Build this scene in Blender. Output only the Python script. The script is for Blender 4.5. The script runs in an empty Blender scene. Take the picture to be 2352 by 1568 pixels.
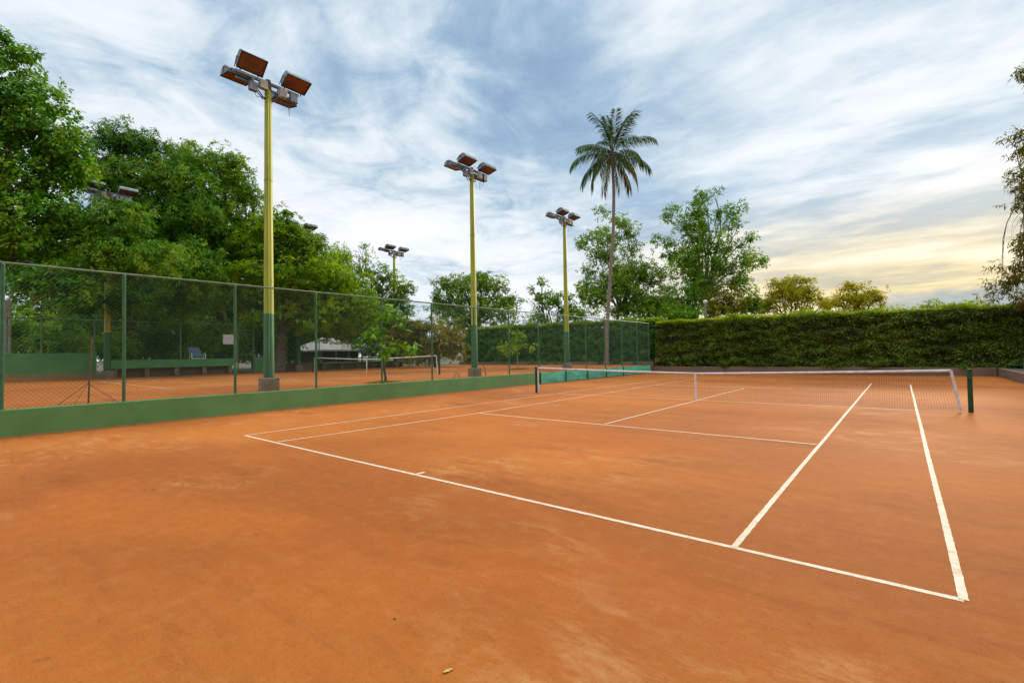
import bpy, math, random
import numpy as np
from mathutils import Vector, Matrix

random.seed(7)
rng = np.random.default_rng(11)
scene = bpy.context.scene
COL = scene.collection
R = math.radians

# ------------------------------------------------------------------ camera
CAM = np.array([5.22046, -16.11542, 1.63])
RIGHT = np.array([0.77430735, 0.63257936, -0.01707253])
UP = np.array([0.02997469, -0.00971511, 0.99950344])
FWD = np.array([-0.63209939, 0.77443461, 0.02648385])
F = 1090.4                       # focal length in units of a 2352 px wide picture

cam_data = bpy.data.cameras.new('camera')
cam_data.sensor_width = 36.0
cam_data.lens = 16.69
cam_data.clip_start = 0.05
cam_data.clip_end = 6000
cam = bpy.data.objects.new('camera', cam_data)
COL.objects.link(cam)
m = Matrix.Identity(4)
for i in range(3):
    m[i][0] = RIGHT[i]; m[i][1] = UP[i]; m[i][2] = -FWD[i]; m[i][3] = CAM[i]
cam.matrix_world = m
scene.camera = cam


def ray(x, y):
    return RIGHT * ((x - 1176) / F) - UP * ((y - 784) / F) + FWD

def at_depth(x, y, d):
    return CAM + ray(x, y) * d

def at_ground(x, y, z=0.0):
    r = ray(x, y)
    return CAM + r * ((z - CAM[2]) / r[2])

def at_x(x, y, X):
    r = ray(x, y)
    return CAM + r * ((X - CAM[0]) / r[0])

def at_y(x, y, Y):
    r = ray(x, y)
    return CAM + r * ((Y - CAM[1]) / r[1])

def G3(x, y, z=0.0):             # from full-size photograph pixels
    return at_ground(x * 0.784, y * 0.784, z)

# ------------------------------------------------------------------ object helpers
def tag(o, label=None, cat=None, group=None, kind=None):
    if label: o['label'] = label
    if cat: o['category'] = cat
    if group: o['group'] = group
    if kind: o['kind'] = kind
    return o

def thing(name, label, cat, loc=(0, 0, 0), group=None, rz=0.0):
    o = bpy.data.objects.new(name, None)
    o.empty_display_size = 0.3
    o.location = loc
    o.rotation_euler = (0, 0, rz)
    COL.objects.link(o)
    return tag(o, label, cat, group)

def mesh_obj(name, me, mat, parent=None):
    o = bpy.data.objects.new(name, me)
    if mat is not None:
        me.materials.append(mat)
    COL.objects.link(o)
    if parent is not None:
        o.parent = parent
    return o

class MB:
    """collects simple solids and links them as one mesh object"""
    def __init__(self):
        self.v = []; self.f = []; self.sm = []
    def add(self, vs, fs, smooth=False):
        b = len(self.v)
        self.v += [tuple(map(float, p)) for p in vs]
        self.f += [tuple(b + i for i in f) for f in fs]
        self.sm += [smooth] * len(fs)
        return self
    def box(self, x0, x1, y0, y1, z0, z1, bev=0.0):
        if bev <= 0:
            vs = [(x, y, z) for z in (z0, z1) for y in (y0, y1) for x in (x0, x1)]
            fs = [(0, 2, 3, 1), (4, 5, 7, 6), (0, 1, 5, 4), (2, 6, 7, 3), (0, 4, 6, 2), (1, 3, 7, 5)]
            return self.add(vs, fs)
        b = bev
        def ring(z, i):
            return [(x0 + i + b, y0 + i, z), (x1 - i - b, y0 + i, z), (x1 - i, y0 + i + b, z), (x1 - i, y1 - i - b, z),
                    (x1 - i - b, y1 - i, z), (x0 + i + b, y1 - i, z), (x0 + i, y1 - i - b, z), (x0 + i, y0 + i + b, z)]
        rs = [ring(z0, 0), ring(z1 - b, 0), ring(z1, b)]
        vs = sum(rs, [])
        fs = [tuple(reversed(range(8)))]
        for k in range(2):
            for i in range(8):
                j = (i + 1) % 8
                fs.append((k * 8 + i, k * 8 + j, k * 8 + 8 + j, k * 8 + 8 + i))
        fs.append(tuple(range(16, 24)))
        return self.add(vs, fs)
    def tube(self, pts, rads, n=8, cap=True, smooth=True):
        pts = [np.array(p, float) for p in pts]
        if not hasattr(rads, '__len__'):
            rads = [rads] * len(pts)
        vs = []; fs = []
        prev = None
        for i, p in enumerate(pts):
            if i == 0: t = pts[1] - p
            elif i == len(pts) - 1: t = p - pts[i - 1]
            else: t = pts[i + 1] - pts[i - 1]
            t = t / (np.linalg.norm(t) + 1e-9)
            if prev is None:
                a = np.array([0, 0, 1.0]) if abs(t[2]) < 0.9 else np.array([1.0, 0, 0])
            else:
                a = prev
            u = a - t * np.dot(a, t); u /= np.linalg.norm(u) + 1e-9
            prev = u
            w = np.cross(t, u)
            for k in range(n):
                an = 2 * math.pi * k / n
                vs.append(p + rads[i] * (math.cos(an) * u + math.sin(an) * w))
        for i in range(len(pts) - 1):
            for k in range(n):
                j = (k + 1) % n
                fs.append((i * n + k, i * n + j, (i + 1) * n + j, (i + 1) * n + k))
        self.add(vs, fs, smooth)
        if cap:
            b = len(pts) * n
            self.add(vs[:n], [tuple(reversed(range(n)))])
            self.add(vs[-n:], [tuple(range(n))])
        return self
    def build(self, name, mat, parent=None):
        me = bpy.data.meshes.new(name)
        me.from_pydata(self.v, [], self.f)
        me.polygons.foreach_set('use_smooth', self.sm)
        me.update()
        return mesh_obj(name, me, mat, parent)

def np_mesh(name, V, k, tint=None):
    """mesh of polygons with k vertices each, V: (n*k,3)"""
    n = len(V) // k
    me = bpy.data.meshes.new(name)
    me.vertices.add(n * k)
    me.vertices.foreach_set('co', np.ascontiguousarray(V, dtype=np.float32).ravel())
    me.loops.add(n * k)
    me.loops.foreach_set('vertex_index', np.arange(n * k, dtype=np.int32))
    me.polygons.add(n)
    me.polygons.foreach_set('loop_start', np.arange(0, n * k, k, dtype=np.int32))
    me.polygons.foreach_set('loop_total', np.full(n, k, dtype=np.int32))
    if tint is not None:
        a = me.attributes.new('tint', 'FLOAT', 'FACE')
        a.data.foreach_set('value', np.ascontiguousarray(tint, dtype=np.float32))
    me.update()
    return me

def wires(P0, P1, r):
    """thin three-sided rods from P0 to P1"""
    P0 = np.asarray(P0, float); P1 = np.asarray(P1, float)
    t = P1 - P0; t /= np.linalg.norm(t, axis=1, keepdims=True) + 1e-9
    a = np.where(np.abs(t[:, 2:3]) < 0.9, np.array([[0, 0, 1.0]]), np.array([[1.0, 0, 0]]))
    u = np.cross(t, a); u /= np.linalg.norm(u, axis=1, keepdims=True)
    w = np.cross(t, u)
    c = [u, -0.5 * u + 0.866 * w, -0.5 * u - 0.866 * w]
    r = np.asarray(r, float).reshape(-1, 1) if np.ndim(r) else r
    q = []
    for i in range(3):
        j = (i + 1) % 3
        q.append(np.stack([P0 + r * c[i], P0 + r * c[j], P1 + r * c[j], P1 + r * c[i]], 1))
    return np.concatenate(q, 0).reshape(-1, 3)

# ------------------------------------------------------------------ materials
def lin(c):
    return tuple(((v / 255) / 12.92 if v / 255 < 0.04045 else ((v / 255 + 0.055) / 1.055) ** 2.4) for v in c) + (1,)

class NT:
    def __init__(self, tree):
        self.t = tree; self.n = tree.nodes; self.l = tree.links
    def new(self, typ, **kw):
        nd = self.n.new(typ)
        for k, v in kw.items():
            if k.startswith('i_'):
                nd.inputs[k[2:].replace('_', ' ')].default_value = v
            else:
                setattr(nd, k, v)
        return nd
    def link(self, a, b): self.l.new(a, b)
    def val(self, sock, v):
        if hasattr(v, 'node'): self.l.new(v, sock)
        else: sock.default_value = v
    def math(self, op, a, b=0.0, c=0.0, clamp=False):
        nd = self.n.new('ShaderNodeMath'); nd.operation = op; nd.use_clamp = clamp
        for s, v in zip(nd.inputs, (a, b, c)): self.val(s, v)
        return nd.outputs[0]
    def mix(self, f, a, b, mode='MIX'):
        nd = self.n.new('ShaderNodeMix'); nd.data_type = 'RGBA'; nd.blend_type = mode
        self.val(nd.inputs['Factor'], f)
        self.val(nd.inputs[6], a); self.val(nd.inputs[7], b)
        return nd.outputs[2]
    def noise(self, vec, scale, detail=4, rough=0.55, dist=0.0):
        nd = self.n.new('ShaderNodeTexNoise')
        if vec is not None: self.l.new(vec, nd.inputs['Vector'])
        nd.inputs['Scale'].default_value = scale; nd.inputs['Detail'].default_value = detail
        nd.inputs['Roughness'].default_value = rough; nd.inputs['Distortion'].default_value = dist
        return nd.outputs['Fac']
    def ramp(self, f, stops):
        nd = self.n.new('ShaderNodeValToRGB')
        self.l.new(f, nd.inputs[0])
        e = nd.color_ramp.elements
        while len(e) < len(stops): e.new(0.5)
        for el, (p, c) in zip(e, stops):
            el.position = p; el.color = c if hasattr(c, '__len__') else (c, c, c, 1)
        return nd.outputs[0]
    def smooth(self, v, a, b):
        nd = self.n.new('ShaderNodeMapRange'); nd.interpolation_type = 'SMOOTHSTEP'
        self.val(nd.inputs[0], v); nd.inputs[1].default_value = a; nd.inputs[2].default_value = b
        return nd.outputs[0]
    def mapping(self, vec, scale=(1, 1, 1), rot=(0, 0, 0), loc=(0, 0, 0)):
        nd = self.n.new('ShaderNodeMapping'); self.l.new(vec, nd.inputs[0])
        nd.inputs['Scale'].default_value = scale; nd.inputs['Rotation'].default_value = rot
        nd.inputs['Location'].default_value = loc
        return nd.outputs[0]

def material(name):
    mt = bpy.data.materials.new(name); mt.use_nodes = True
    nt = NT(mt.node_tree)
    return mt, nt, mt.node_tree.nodes['Principled BSDF']

def coords(nt):
    g = nt.new('ShaderNodeNewGeometry')
    return g.outputs['Position']

def painted(name, col, col2=None, rough=0.5, scale=3.0, wear=None, metallic=0.0, bump=0.15, spec=0.4):
    """paint or metal with uneven tone, and wear of its own shape"""
    mt, nt, b = material(name)
    tc = nt.new('ShaderNodeTexCoord').outputs['Object']
    n1 = nt.noise(tc, scale, 6, 0.6)
    c = nt.mix(nt.smooth(n1, 0.3, 0.7), col, col2 or tuple(v * 0.7 for v in col[:3]) + (1,))
    if wear is not None:
        n2 = nt.noise(tc, scale * 4, 8, 0.7)
        c = nt.mix(nt.smooth(n2, wear[1], wear[1] + 0.08), c, wear[0])
    nt.link(c, b.inputs['Base Color'])
    b.inputs['Roughness'].default_value = rough
    b.inputs['Metallic'].default_value = metallic
    b.inputs['Specular IOR Level'].default_value = spec
    bp = nt.new('ShaderNodeBump'); bp.inputs['Strength'].default_value = bump; bp.inputs['Distance'].default_value = 0.01
    nt.link(nt.noise(tc, scale * 10, 5, 0.6), bp.inputs['Height'])
    nt.link(bp.outputs[0], b.inputs['Normal'])
    return mt

def leaf_mat(name, stops, transl=0.35, rough=0.6, spec=0.12):
    mt = bpy.data.materials.new(name); mt.use_nodes = True
    nt = NT(mt.node_tree); b = nt.n['Principled BSDF']
    at = nt.new('ShaderNodeAttribute'); at.attribute_name = 'tint'
    c = nt.ramp(at.outputs['Fac'], stops)
    nt.link(c, b.inputs['Base Color'])
    b.inputs['Roughness'].default_value = rough
    b.inputs['Specular IOR Level'].default_value = spec
    tr = nt.new('ShaderNodeBsdfTranslucent')
    c2 = nt.mix(1.0, c, (1.25, 1.15, 0.55, 1), 'MULTIPLY')
    nt.link(c2, tr.inputs['Color'])
    mx = nt.new('ShaderNodeMixShader'); mx.inputs[0].default_value = transl
    nt.link(b.outputs[0], mx.inputs[1]); nt.link(tr.outputs[0], mx.inputs[2])
    nt.link(mx.outputs[0], nt.n['Material Output'].inputs['Surface'])
    return mt

def clay_material(name):
    mt, nt, b = material(name)
    P = coords(nt)
    n_big = nt.noise(nt.mapping(P, (0.11, 0.16, 1), loc=(3.1, 1.7, 0)), 1.0, 5, 0.55)
    c = nt.mix(nt.smooth(n_big, 0.35, 0.65), CLAY_A, CLAY_B)
    # orange, freshly brushed patches
    n_or = nt.noise(nt.mapping(P, (0.22, 0.34, 1), rot=(0, 0, 0.4), loc=(9, 4, 0)), 1.0, 5, 0.6)
    c = nt.mix(nt.math('MULTIPLY', nt.smooth(n_or, 0.48, 0.7), 0.55), c, CLAY_ORANGE)
    # drag mat streaks
    st = nt.noise(nt.mapping(P, (0.35, 4.2, 1), rot=(0, 0, -0.5)), 1.0, 7, 0.65, 0.3)
    c = nt.mix(nt.math('MULTIPLY', nt.smooth(st, 0.5, 0.78), 0.28), c, CLAY_DARK)
    st2 = nt.noise(nt.mapping(P, (0.5, 6.0, 1), rot=(0, 0, -0.55), loc=(2, 7, 0)), 1.0, 7, 0.7, 0.2)
    c = nt.mix(nt.math('MULTIPLY', nt.smooth(st2, 0.52, 0.8), 0.08), c, CLAY_SAND)
    # long dark blotches
    dm = nt.noise(nt.mapping(P, (0.22, 0.85, 1), rot=(0, 0, -0.62), loc=(5, 2.5, 0)), 1.0, 7, 0.66, 0.5)
    c = nt.mix(nt.math('MULTIPLY', nt.smooth(dm, 0.54, 0.74), 0.6), c, CLAY_DARK)
    # worn pale sand, in patches
    pm = nt.noise(nt.mapping(P, (0.26, 0.3, 1), loc=(7.3, 0.4, 0)), 1.0, 3, 0.5)
    ps = nt.noise(nt.mapping(P, (1.3, 2.8, 1), rot=(0, 0, -0.5)), 1.0, 10, 0.75, 0.5)
    sand = nt.math('MULTIPLY', nt.smooth(pm, 0.5, 0.64), nt.smooth(ps, 0.46, 0.66))
    c = nt.mix(nt.math('MULTIPLY', sand, 0.45), c, CLAY_SAND)
    # short scuffs and ball marks
    sc = nt.noise(nt.mapping(P, (2.2, 7.5, 1), rot=(0, 0, 0.35), loc=(1, 3, 0)), 1.0, 6, 0.7, 0.8)
    scm = nt.noise(nt.mapping(P, (0.5, 0.6, 1), loc=(4, 8, 0)), 1.0, 3, 0.5)
    c = nt.mix(nt.math('MULTIPLY', nt.math('MULTIPLY', nt.smooth(sc, 0.60, 0.70), nt.smooth(scm, 0.46, 0.6)), 0.55), c, CLAY_DARK)
    mot = nt.noise(P, 5.5, 8, 0.72)
    c = nt.mix(nt.math('MULTIPLY', nt.smooth(mot, 0.42, 0.66), 0.08), c, CLAY_DARK)
    c = nt.mix(nt.math('MULTIPLY', nt.smooth(mot, 0.52, 0.36), 0.07), c, CLAY_SAND)
    # loose dark grit swept together in thin drifts
    dr = nt.noise(nt.mapping(P, (0.9, 3.2, 1), rot=(0, 0, -0.5), loc=(6, 1, 0)), 1.0, 9, 0.78, 0.6)
    c = nt.mix(nt.math('MULTIPLY', nt.math('MULTIPLY', nt.smooth(dr, 0.55, 0.66), nt.smooth(nt.noise(P, 60, 4, 0.8), 0.45, 0.58)), 0.45), c, CLAY_DARK)
    # grains
    g1 = nt.noise(P, 28, 7, 0.8)
    c = nt.mix(nt.math('MULTIPLY', nt.smooth(g1, 0.5, 0.70), 0.42), c, CLAY_DARK)
    g2 = nt.noise(P, 95, 3, 0.7)
    c = nt.mix(nt.math('MULTIPLY', nt.smooth(g2, 0.56, 0.72), 0.35), c, CLAY_SAND)
    vo = nt.new('ShaderNodeTexVoronoi'); vo.inputs['Scale'].default_value = 2.6
    nt.link(P, vo.inputs['Vector'])
    sp = nt.math('LESS_THAN', vo.outputs['Distance'], 0.022)
    c = nt.mix(nt.math('MULTIPLY', sp, 0.7), c, (0.09, 0.04, 0.02, 1))
    nt.link(c, b.inputs['Base Color'])
    b.inputs['Roughness'].default_value = 0.92
    b.inputs['Specular IOR Level'].default_value = 0.12
    h = nt.math('ADD', nt.math('MULTIPLY', nt.noise(P, 60, 6, 0.7), 0.5), nt.math('MULTIPLY', nt.noise(nt.mapping(P, (1, 4, 1), rot=(0, 0, -0.5)), 3.0, 6, 0.6), 0.5))
    bp = nt.new('ShaderNodeBump'); bp.inputs['Strength'].default_value = 0.4; bp.inputs['Distance'].default_value = 0.015
    nt.link(h, bp.inputs['Height']); nt.link(bp.outputs[0], b.inputs['Normal'])
    return mt

CLAY_A = (0.455, 0.138, 0.022, 1)
CLAY_B = (0.31, 0.086, 0.015, 1)
CLAY_ORANGE = (0.46, 0.118, 0.016, 1)
CLAY_DARK = (0.19, 0.048, 0.010, 1)
CLAY_SAND = (0.54, 0.27, 0.105, 1)

M = {}
M['clay'] = clay_material('brick dust clay')

def soil_material():
    mt, nt, b = material('garden soil')
    P = coords(nt)
    c = nt.mix(nt.smooth(nt.noise(P, 0.4, 6, 0.6), 0.35, 0.65), (0.05, 0.06, 0.02, 1), (0.10, 0.07, 0.035, 1))
    nt.link(c, b.inputs['Base Color']); b.inputs['Roughness'].default_value = 1.0
    return mt
M['soil'] = soil_material()

def line_material():
    mt, nt, b = material('white line paint on clay')
    P = coords(nt)
    n1 = nt.noise(P, 9, 8, 0.75)
    n2 = nt.noise(P, 45, 5, 0.7)
    d = nt.math('ADD', nt.math('MULTIPLY', n1, 0.6), nt.math('MULTIPLY', n2, 0.4))
    c = nt.mix(nt.smooth(nt.noise(P, 1.5, 5, 0.6), 0.35, 0.7), (0.66, 0.56, 0.42, 1), (0.62, 0.48, 0.32, 1))
    c = nt.mix(nt.math('MULTIPLY', nt.smooth(d, 0.47, 0.62), 0.75), c, (0.52, 0.22, 0.07, 1))
    nt.link(c, b.inputs['Base Color']); b.inputs['Roughness'].default_value = 0.8
    return mt
M['line'] = line_material()

def stained_wall(name, col, clay_h, z0):
    """painted wall with splashed clay climbing from its foot"""
    mt, nt, b = material(name)
    P = coords(nt)
    c = nt.mix(nt.smooth(nt.noise(P, 1.3, 6, 0.6), 0.35, 0.68), col, tuple(v * 0.82 for v in col[:3]) + (1,))
    sx = nt.new('ShaderNodeSeparateXYZ'); nt.link(P, sx.inputs[0])
    h = nt.math('ADD', nt.math('SUBTRACT', sx.outputs[2], z0), nt.math('MULTIPLY', nt.math('SUBTRACT', nt.noise(P, 3.0, 7, 0.65), 0.5), clay_h * 1.3))
    f = nt.smooth(h, clay_h * 1.25, clay_h * 0.35)
    c = nt.mix(nt.math('MULTIPLY', f, 0.8), c, (0.36, 0.15, 0.065, 1))
    nt.link(c, b.inputs['Base Color']); b.inputs['Roughness'].default_value = 0.7
    bp = nt.new('ShaderNodeBump'); bp.inputs['Strength'].default_value = 0.25; bp.inputs['Distance'].default_value = 0.01
    nt.link(nt.noise(P, 22, 6, 0.6), bp.inputs['Height']); nt.link(bp.outputs[0], b.inputs['Normal'])
    return mt
WALL_GREEN = (0.090, 0.222, 0.060, 1)
M['wall'] = stained_wall('green wall paint', WALL_GREEN, 0.05, 0.0)
M['far_wall'] = stained_wall('green wall paint splashed with clay', (0.09, 0.26, 0.08, 1), 0.42, 0.58)
M['bench'] = stained_wall('green bench paint', (0.09, 0.27, 0.085, 1), 0.18, 0.58)
M['concrete'] = painted('clay dusted concrete', (0.22, 0.125, 0.08, 1), (0.15, 0.105, 0.08, 1), 0.9, 1.5, ((0.12, 0.09, 0.06, 1), 0.6))
M['footing'] = painted('weathered concrete footing', (0.22, 0.20, 0.14, 1), (0.20, 0.10, 0.06, 1), 0.9, 4.0, ((0.10, 0.16, 0.07, 1), 0.55))
M['green_metal'] = painted('dark green post paint', (0.05, 0.17, 0.075, 1), (0.035, 0.12, 0.05, 1), 0.45, 5, ((0.16, 0.10, 0.06, 1), 0.68))
M['rail'] = painted('weathered green rail', (0.15, 0.22, 0.12, 1), (0.10, 0.15, 0.08, 1), 0.5, 6)
M['wire'] = painted('green coated wire', (0.05, 0.125, 0.06, 1), None, 0.5, 5)
M['cord'] = painted('dark net cord', (0.022, 0.018, 0.016, 1), None, 0.8, 5)
M['tape'] = painted('white net tape', (0.72, 0.69, 0.68, 1), (0.55, 0.48, 0.44, 1), 0.75, 5, ((0.45, 0.26, 0.16, 1), 0.66))
M['netpost'] = painted('dark net post paint', (0.025, 0.085, 0.035, 1), (0.015, 0.05, 0.02, 1), 0.75, 6, ((0.12, 0.06, 0.03, 1), 0.66), spec=0.15)
M['grey_metal'] = painted('aged aluminium', (0.24, 0.27, 0.29, 1), (0.14, 0.14, 0.14, 1), 0.42, 5, ((0.20, 0.10, 0.05, 1), 0.64), metallic=0.55)
M['dark_metal'] = painted('rusted dark steel', (0.07, 0.055, 0.045, 1), (0.13, 0.06, 0.03, 1), 0.6, 6)
M['pale_box'] = painted('pale gear box paint', (0.42, 0.42, 0.37, 1), (0.25, 0.22, 0.18, 1), 0.6, 6, ((0.25, 0.12, 0.06, 1), 0.62))
M['rust_glass'] = painted('floodlight glass brown with dust', (0.21, 0.075, 0.030, 1), (0.115, 0.045, 0.022, 1), 0.3, 3.5, ((0.10, 0.07, 0.03, 1), 0.58), spec=0.5)
M['frame'] = painted('dark lamp frame', (0.05, 0.04, 0.035, 1), None, 0.5, 6)
M['teal'] = painted('teal shade netting', (0.22, 0.78, 0.55, 1), (0.16, 0.62, 0.45, 1), 0.8, 3)
M['white'] = painted('white plastic', (0.75, 0.75, 0.74, 1), (0.62, 0.62, 0.60, 1), 0.5, 5)
M['blue_cloth'] = painted('grey blue sling fabric', (0.16, 0.24, 0.36, 1), (0.12, 0.19, 0.30, 1), 0.7, 6)
M['sign'] = painted('white sign board', (0.72, 0.70, 0.70, 1), (0.62, 0.58, 0.58, 1), 0.5, 4)
M['roof'] = painted('pale roof tiles', (0.55, 0.48, 0.42, 1), (0.42, 0.35, 0.29, 1), 0.85, 3, ((0.25, 0.18, 0.13, 1), 0.6))
M['plaster'] = painted('grey plaster', (0.42, 0.41, 0.36, 1), (0.28, 0.25, 0.20, 1), 0.9, 1.2, ((0.25, 0.16, 0.10, 1), 0.6))
M['timber'] = painted('dark timber', (0.05, 0.045, 0.03, 1), (0.08, 0.055, 0.035, 1), 0.8, 3)
M['bark'] = painted('grey bark', (0.16, 0.13, 0.10, 1), (0.08, 0.065, 0.05, 1), 0.95, 5, ((0.28, 0.25, 0.20, 1), 0.6), bump=0.8)
M['pale_bark'] = painted('pale bark', (0.33, 0.28, 0.22, 1), (0.20, 0.16, 0.12, 1), 0.95, 5, ((0.45, 0.42, 0.36, 1), 0.62), bump=0.8)

def palm_bark():
    mt, nt, b = material('ringed palm bark')
    P = coords(nt)
    w = nt.new('ShaderNodeTexWave'); w.bands_direction = 'Z'; w.inputs['Scale'].default_value = 2.2
    w.inputs['Distortion'].default_value = 2.0; nt.link(P, w.inputs['Vector'])
    c = nt.mix(w.outputs['Fac'], (0.17, 0.125, 0.095, 1), (0.31, 0.25, 0.20, 1))
    c = nt.mix(nt.smooth(nt.noise(P, 6, 6, 0.7), 0.5, 0.7), c, (0.12, 0.085, 0.06, 1))
    nt.link(c, b.inputs['Base Color']); b.inputs['Roughness'].default_value = 0.95
    return mt
M['palm_bark'] = palm_bark()

def pole_paint():
    """two coats: dark green below, yellow green above, the seam a little uneven"""
    mt, nt, b = material('floodlight pole paint in green and yellow')
    tc = nt.new('ShaderNodeTexCoord').outputs['Object']
    sx = nt.new('ShaderNodeSeparateXYZ'); nt.link(tc, sx.inputs[0])
    edge = nt.math('ADD', sx.outputs[2], nt.math('MULTIPLY', nt.noise(tc, 4, 4), 0.05))
    f = nt.math('GREATER_THAN', edge, 2.52)
    blot = nt.noise(nt.mapping(tc, (6, 6, 0.8)), 1.0, 7, 0.65)
    hi = nt.mix(nt.smooth(blot, 0.4, 0.7), (0.37, 0.39, 0.014, 1), (0.23, 0.27, 0.018, 1))
    lo = nt.mix(nt.smooth(blot, 0.4, 0.7), (0.035, 0.14, 0.05, 1), (0.022, 0.085, 0.032, 1))
    c = nt.mix(f, lo, hi)
    jz = nt.math('ABSOLUTE', nt.math('SUBTRACT', sx.outputs[2], 6.9))
    c = nt.mix(nt.math('MULTIPLY', nt.math('LESS_THAN', jz, 0.02), 0.6), c, (0.12, 0.11, 0.02, 1))
    rs = nt.smooth(nt.noise(tc, 9, 8, 0.7), 0.64, 0.70)
    c = nt.mix(nt.math('MULTIPLY', rs, 0.5), c, (0.14, 0.09, 0.03, 1))
    nt.link(c, b.inputs['Base Color']); b.inputs['Roughness'].default_value = 0.5
    return mt
M['pole'] = pole_paint()

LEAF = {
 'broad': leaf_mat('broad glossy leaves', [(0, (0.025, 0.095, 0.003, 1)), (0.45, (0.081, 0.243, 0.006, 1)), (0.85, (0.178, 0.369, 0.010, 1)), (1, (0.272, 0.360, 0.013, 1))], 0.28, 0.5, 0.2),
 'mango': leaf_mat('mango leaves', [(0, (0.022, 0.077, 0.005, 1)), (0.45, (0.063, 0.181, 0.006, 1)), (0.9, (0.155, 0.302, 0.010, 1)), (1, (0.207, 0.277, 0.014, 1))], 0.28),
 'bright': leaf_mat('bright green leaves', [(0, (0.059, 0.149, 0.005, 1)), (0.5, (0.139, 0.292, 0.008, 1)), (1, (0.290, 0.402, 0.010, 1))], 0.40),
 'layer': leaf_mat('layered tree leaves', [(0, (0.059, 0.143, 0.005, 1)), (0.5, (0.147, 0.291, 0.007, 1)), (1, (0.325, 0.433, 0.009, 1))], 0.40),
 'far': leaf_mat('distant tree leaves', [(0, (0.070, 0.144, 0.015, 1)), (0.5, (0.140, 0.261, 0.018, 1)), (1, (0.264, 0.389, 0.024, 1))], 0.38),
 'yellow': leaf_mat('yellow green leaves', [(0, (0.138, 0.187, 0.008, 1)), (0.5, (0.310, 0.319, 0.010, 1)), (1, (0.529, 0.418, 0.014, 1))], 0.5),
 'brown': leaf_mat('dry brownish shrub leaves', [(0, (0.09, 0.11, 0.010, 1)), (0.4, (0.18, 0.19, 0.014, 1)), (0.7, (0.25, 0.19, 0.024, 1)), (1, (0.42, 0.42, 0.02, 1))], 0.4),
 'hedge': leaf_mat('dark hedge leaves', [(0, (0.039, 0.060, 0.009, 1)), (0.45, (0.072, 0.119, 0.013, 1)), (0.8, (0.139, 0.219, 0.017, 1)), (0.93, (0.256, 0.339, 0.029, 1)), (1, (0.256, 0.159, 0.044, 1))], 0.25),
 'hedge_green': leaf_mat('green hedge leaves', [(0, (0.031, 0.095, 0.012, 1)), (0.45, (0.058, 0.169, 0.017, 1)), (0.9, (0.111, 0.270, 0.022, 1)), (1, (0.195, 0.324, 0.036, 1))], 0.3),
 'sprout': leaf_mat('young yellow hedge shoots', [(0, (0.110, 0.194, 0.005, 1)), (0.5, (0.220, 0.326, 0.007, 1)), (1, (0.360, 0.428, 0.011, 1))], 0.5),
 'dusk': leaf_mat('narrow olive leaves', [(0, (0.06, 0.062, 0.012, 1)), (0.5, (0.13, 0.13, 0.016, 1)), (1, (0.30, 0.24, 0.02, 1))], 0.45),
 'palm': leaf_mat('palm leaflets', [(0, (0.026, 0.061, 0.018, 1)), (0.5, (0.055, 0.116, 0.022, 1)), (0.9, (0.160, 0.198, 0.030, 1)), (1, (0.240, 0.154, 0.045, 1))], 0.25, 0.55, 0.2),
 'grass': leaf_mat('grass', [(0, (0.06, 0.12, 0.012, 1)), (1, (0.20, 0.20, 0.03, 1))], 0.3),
}

# ------------------------------------------------------------------ foliage
def unit(v):
    return v / (np.linalg.norm(v, axis=-1, keepdims=True) + 1e-9)

def lump(P, s, seed):
    r = np.random.default_rng(seed)
    o = np.zeros(len(P))
    for k in range(6):
        d = unit(r.normal(size=3)) * (2 * math.pi / s) * (0.6 + 0.9 * r.random())
        o += np.sin(P @ d + r.random() * 6.28)
    return o / 2.45

def leaves(C, A, k, L, W, droop, spread=1.0, tint=None, tvar=0.25, shape='diamond'):
    """k leaves round every twig tip C with axis A"""
    n = len(C)
    h = unit(rng.normal(size=(n, 3)))
    u = unit(np.cross(A, h)); w = np.cross(A, u)
    an = (np.arange(k)[None, :] / k * 2 * math.pi) + rng.random((n, 1)) * 6.28 + rng.normal(size=(n, k)) * 0.35
    rad = np.cos(an)[..., None] * u[:, None] + np.sin(an)[..., None] * w[:, None]
    lift = rng.normal(0.25, 0.45, size=(n, k))[..., None]
    d = unit(rad * spread + A[:, None] * lift)
    d = d + np.array([0, 0, -1.0]) * droop
    d = unit(d + rng.normal(size=d.shape) * 0.16)
    side = unit(np.cross(d, A[:, None] + rng.normal(size=d.shape) * 0.35))
    ll = L * (0.6 + 0.6 * rng.random((n, k)))[..., None]
    ww = W * (0.7 + 0.5 * rng.random((n, k)))[..., None]
    base = C[:, None] + rng.normal(size=(n, k, 3)) * L * 0.22
    p0 = base
    mid = base + d * ll * 0.58
    sag = np.array([0, 0, -1.0]) * ll * 0.10
    p2 = base + d * ll + sag
    V = np.stack([p0, mid + side * ww * 0.5, p2, mid - side * ww * 0.5], 2).reshape(-1, 3)
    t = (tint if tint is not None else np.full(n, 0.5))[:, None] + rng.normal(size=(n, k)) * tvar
    return V, np.clip(t, 0, 1).ravel()

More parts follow.
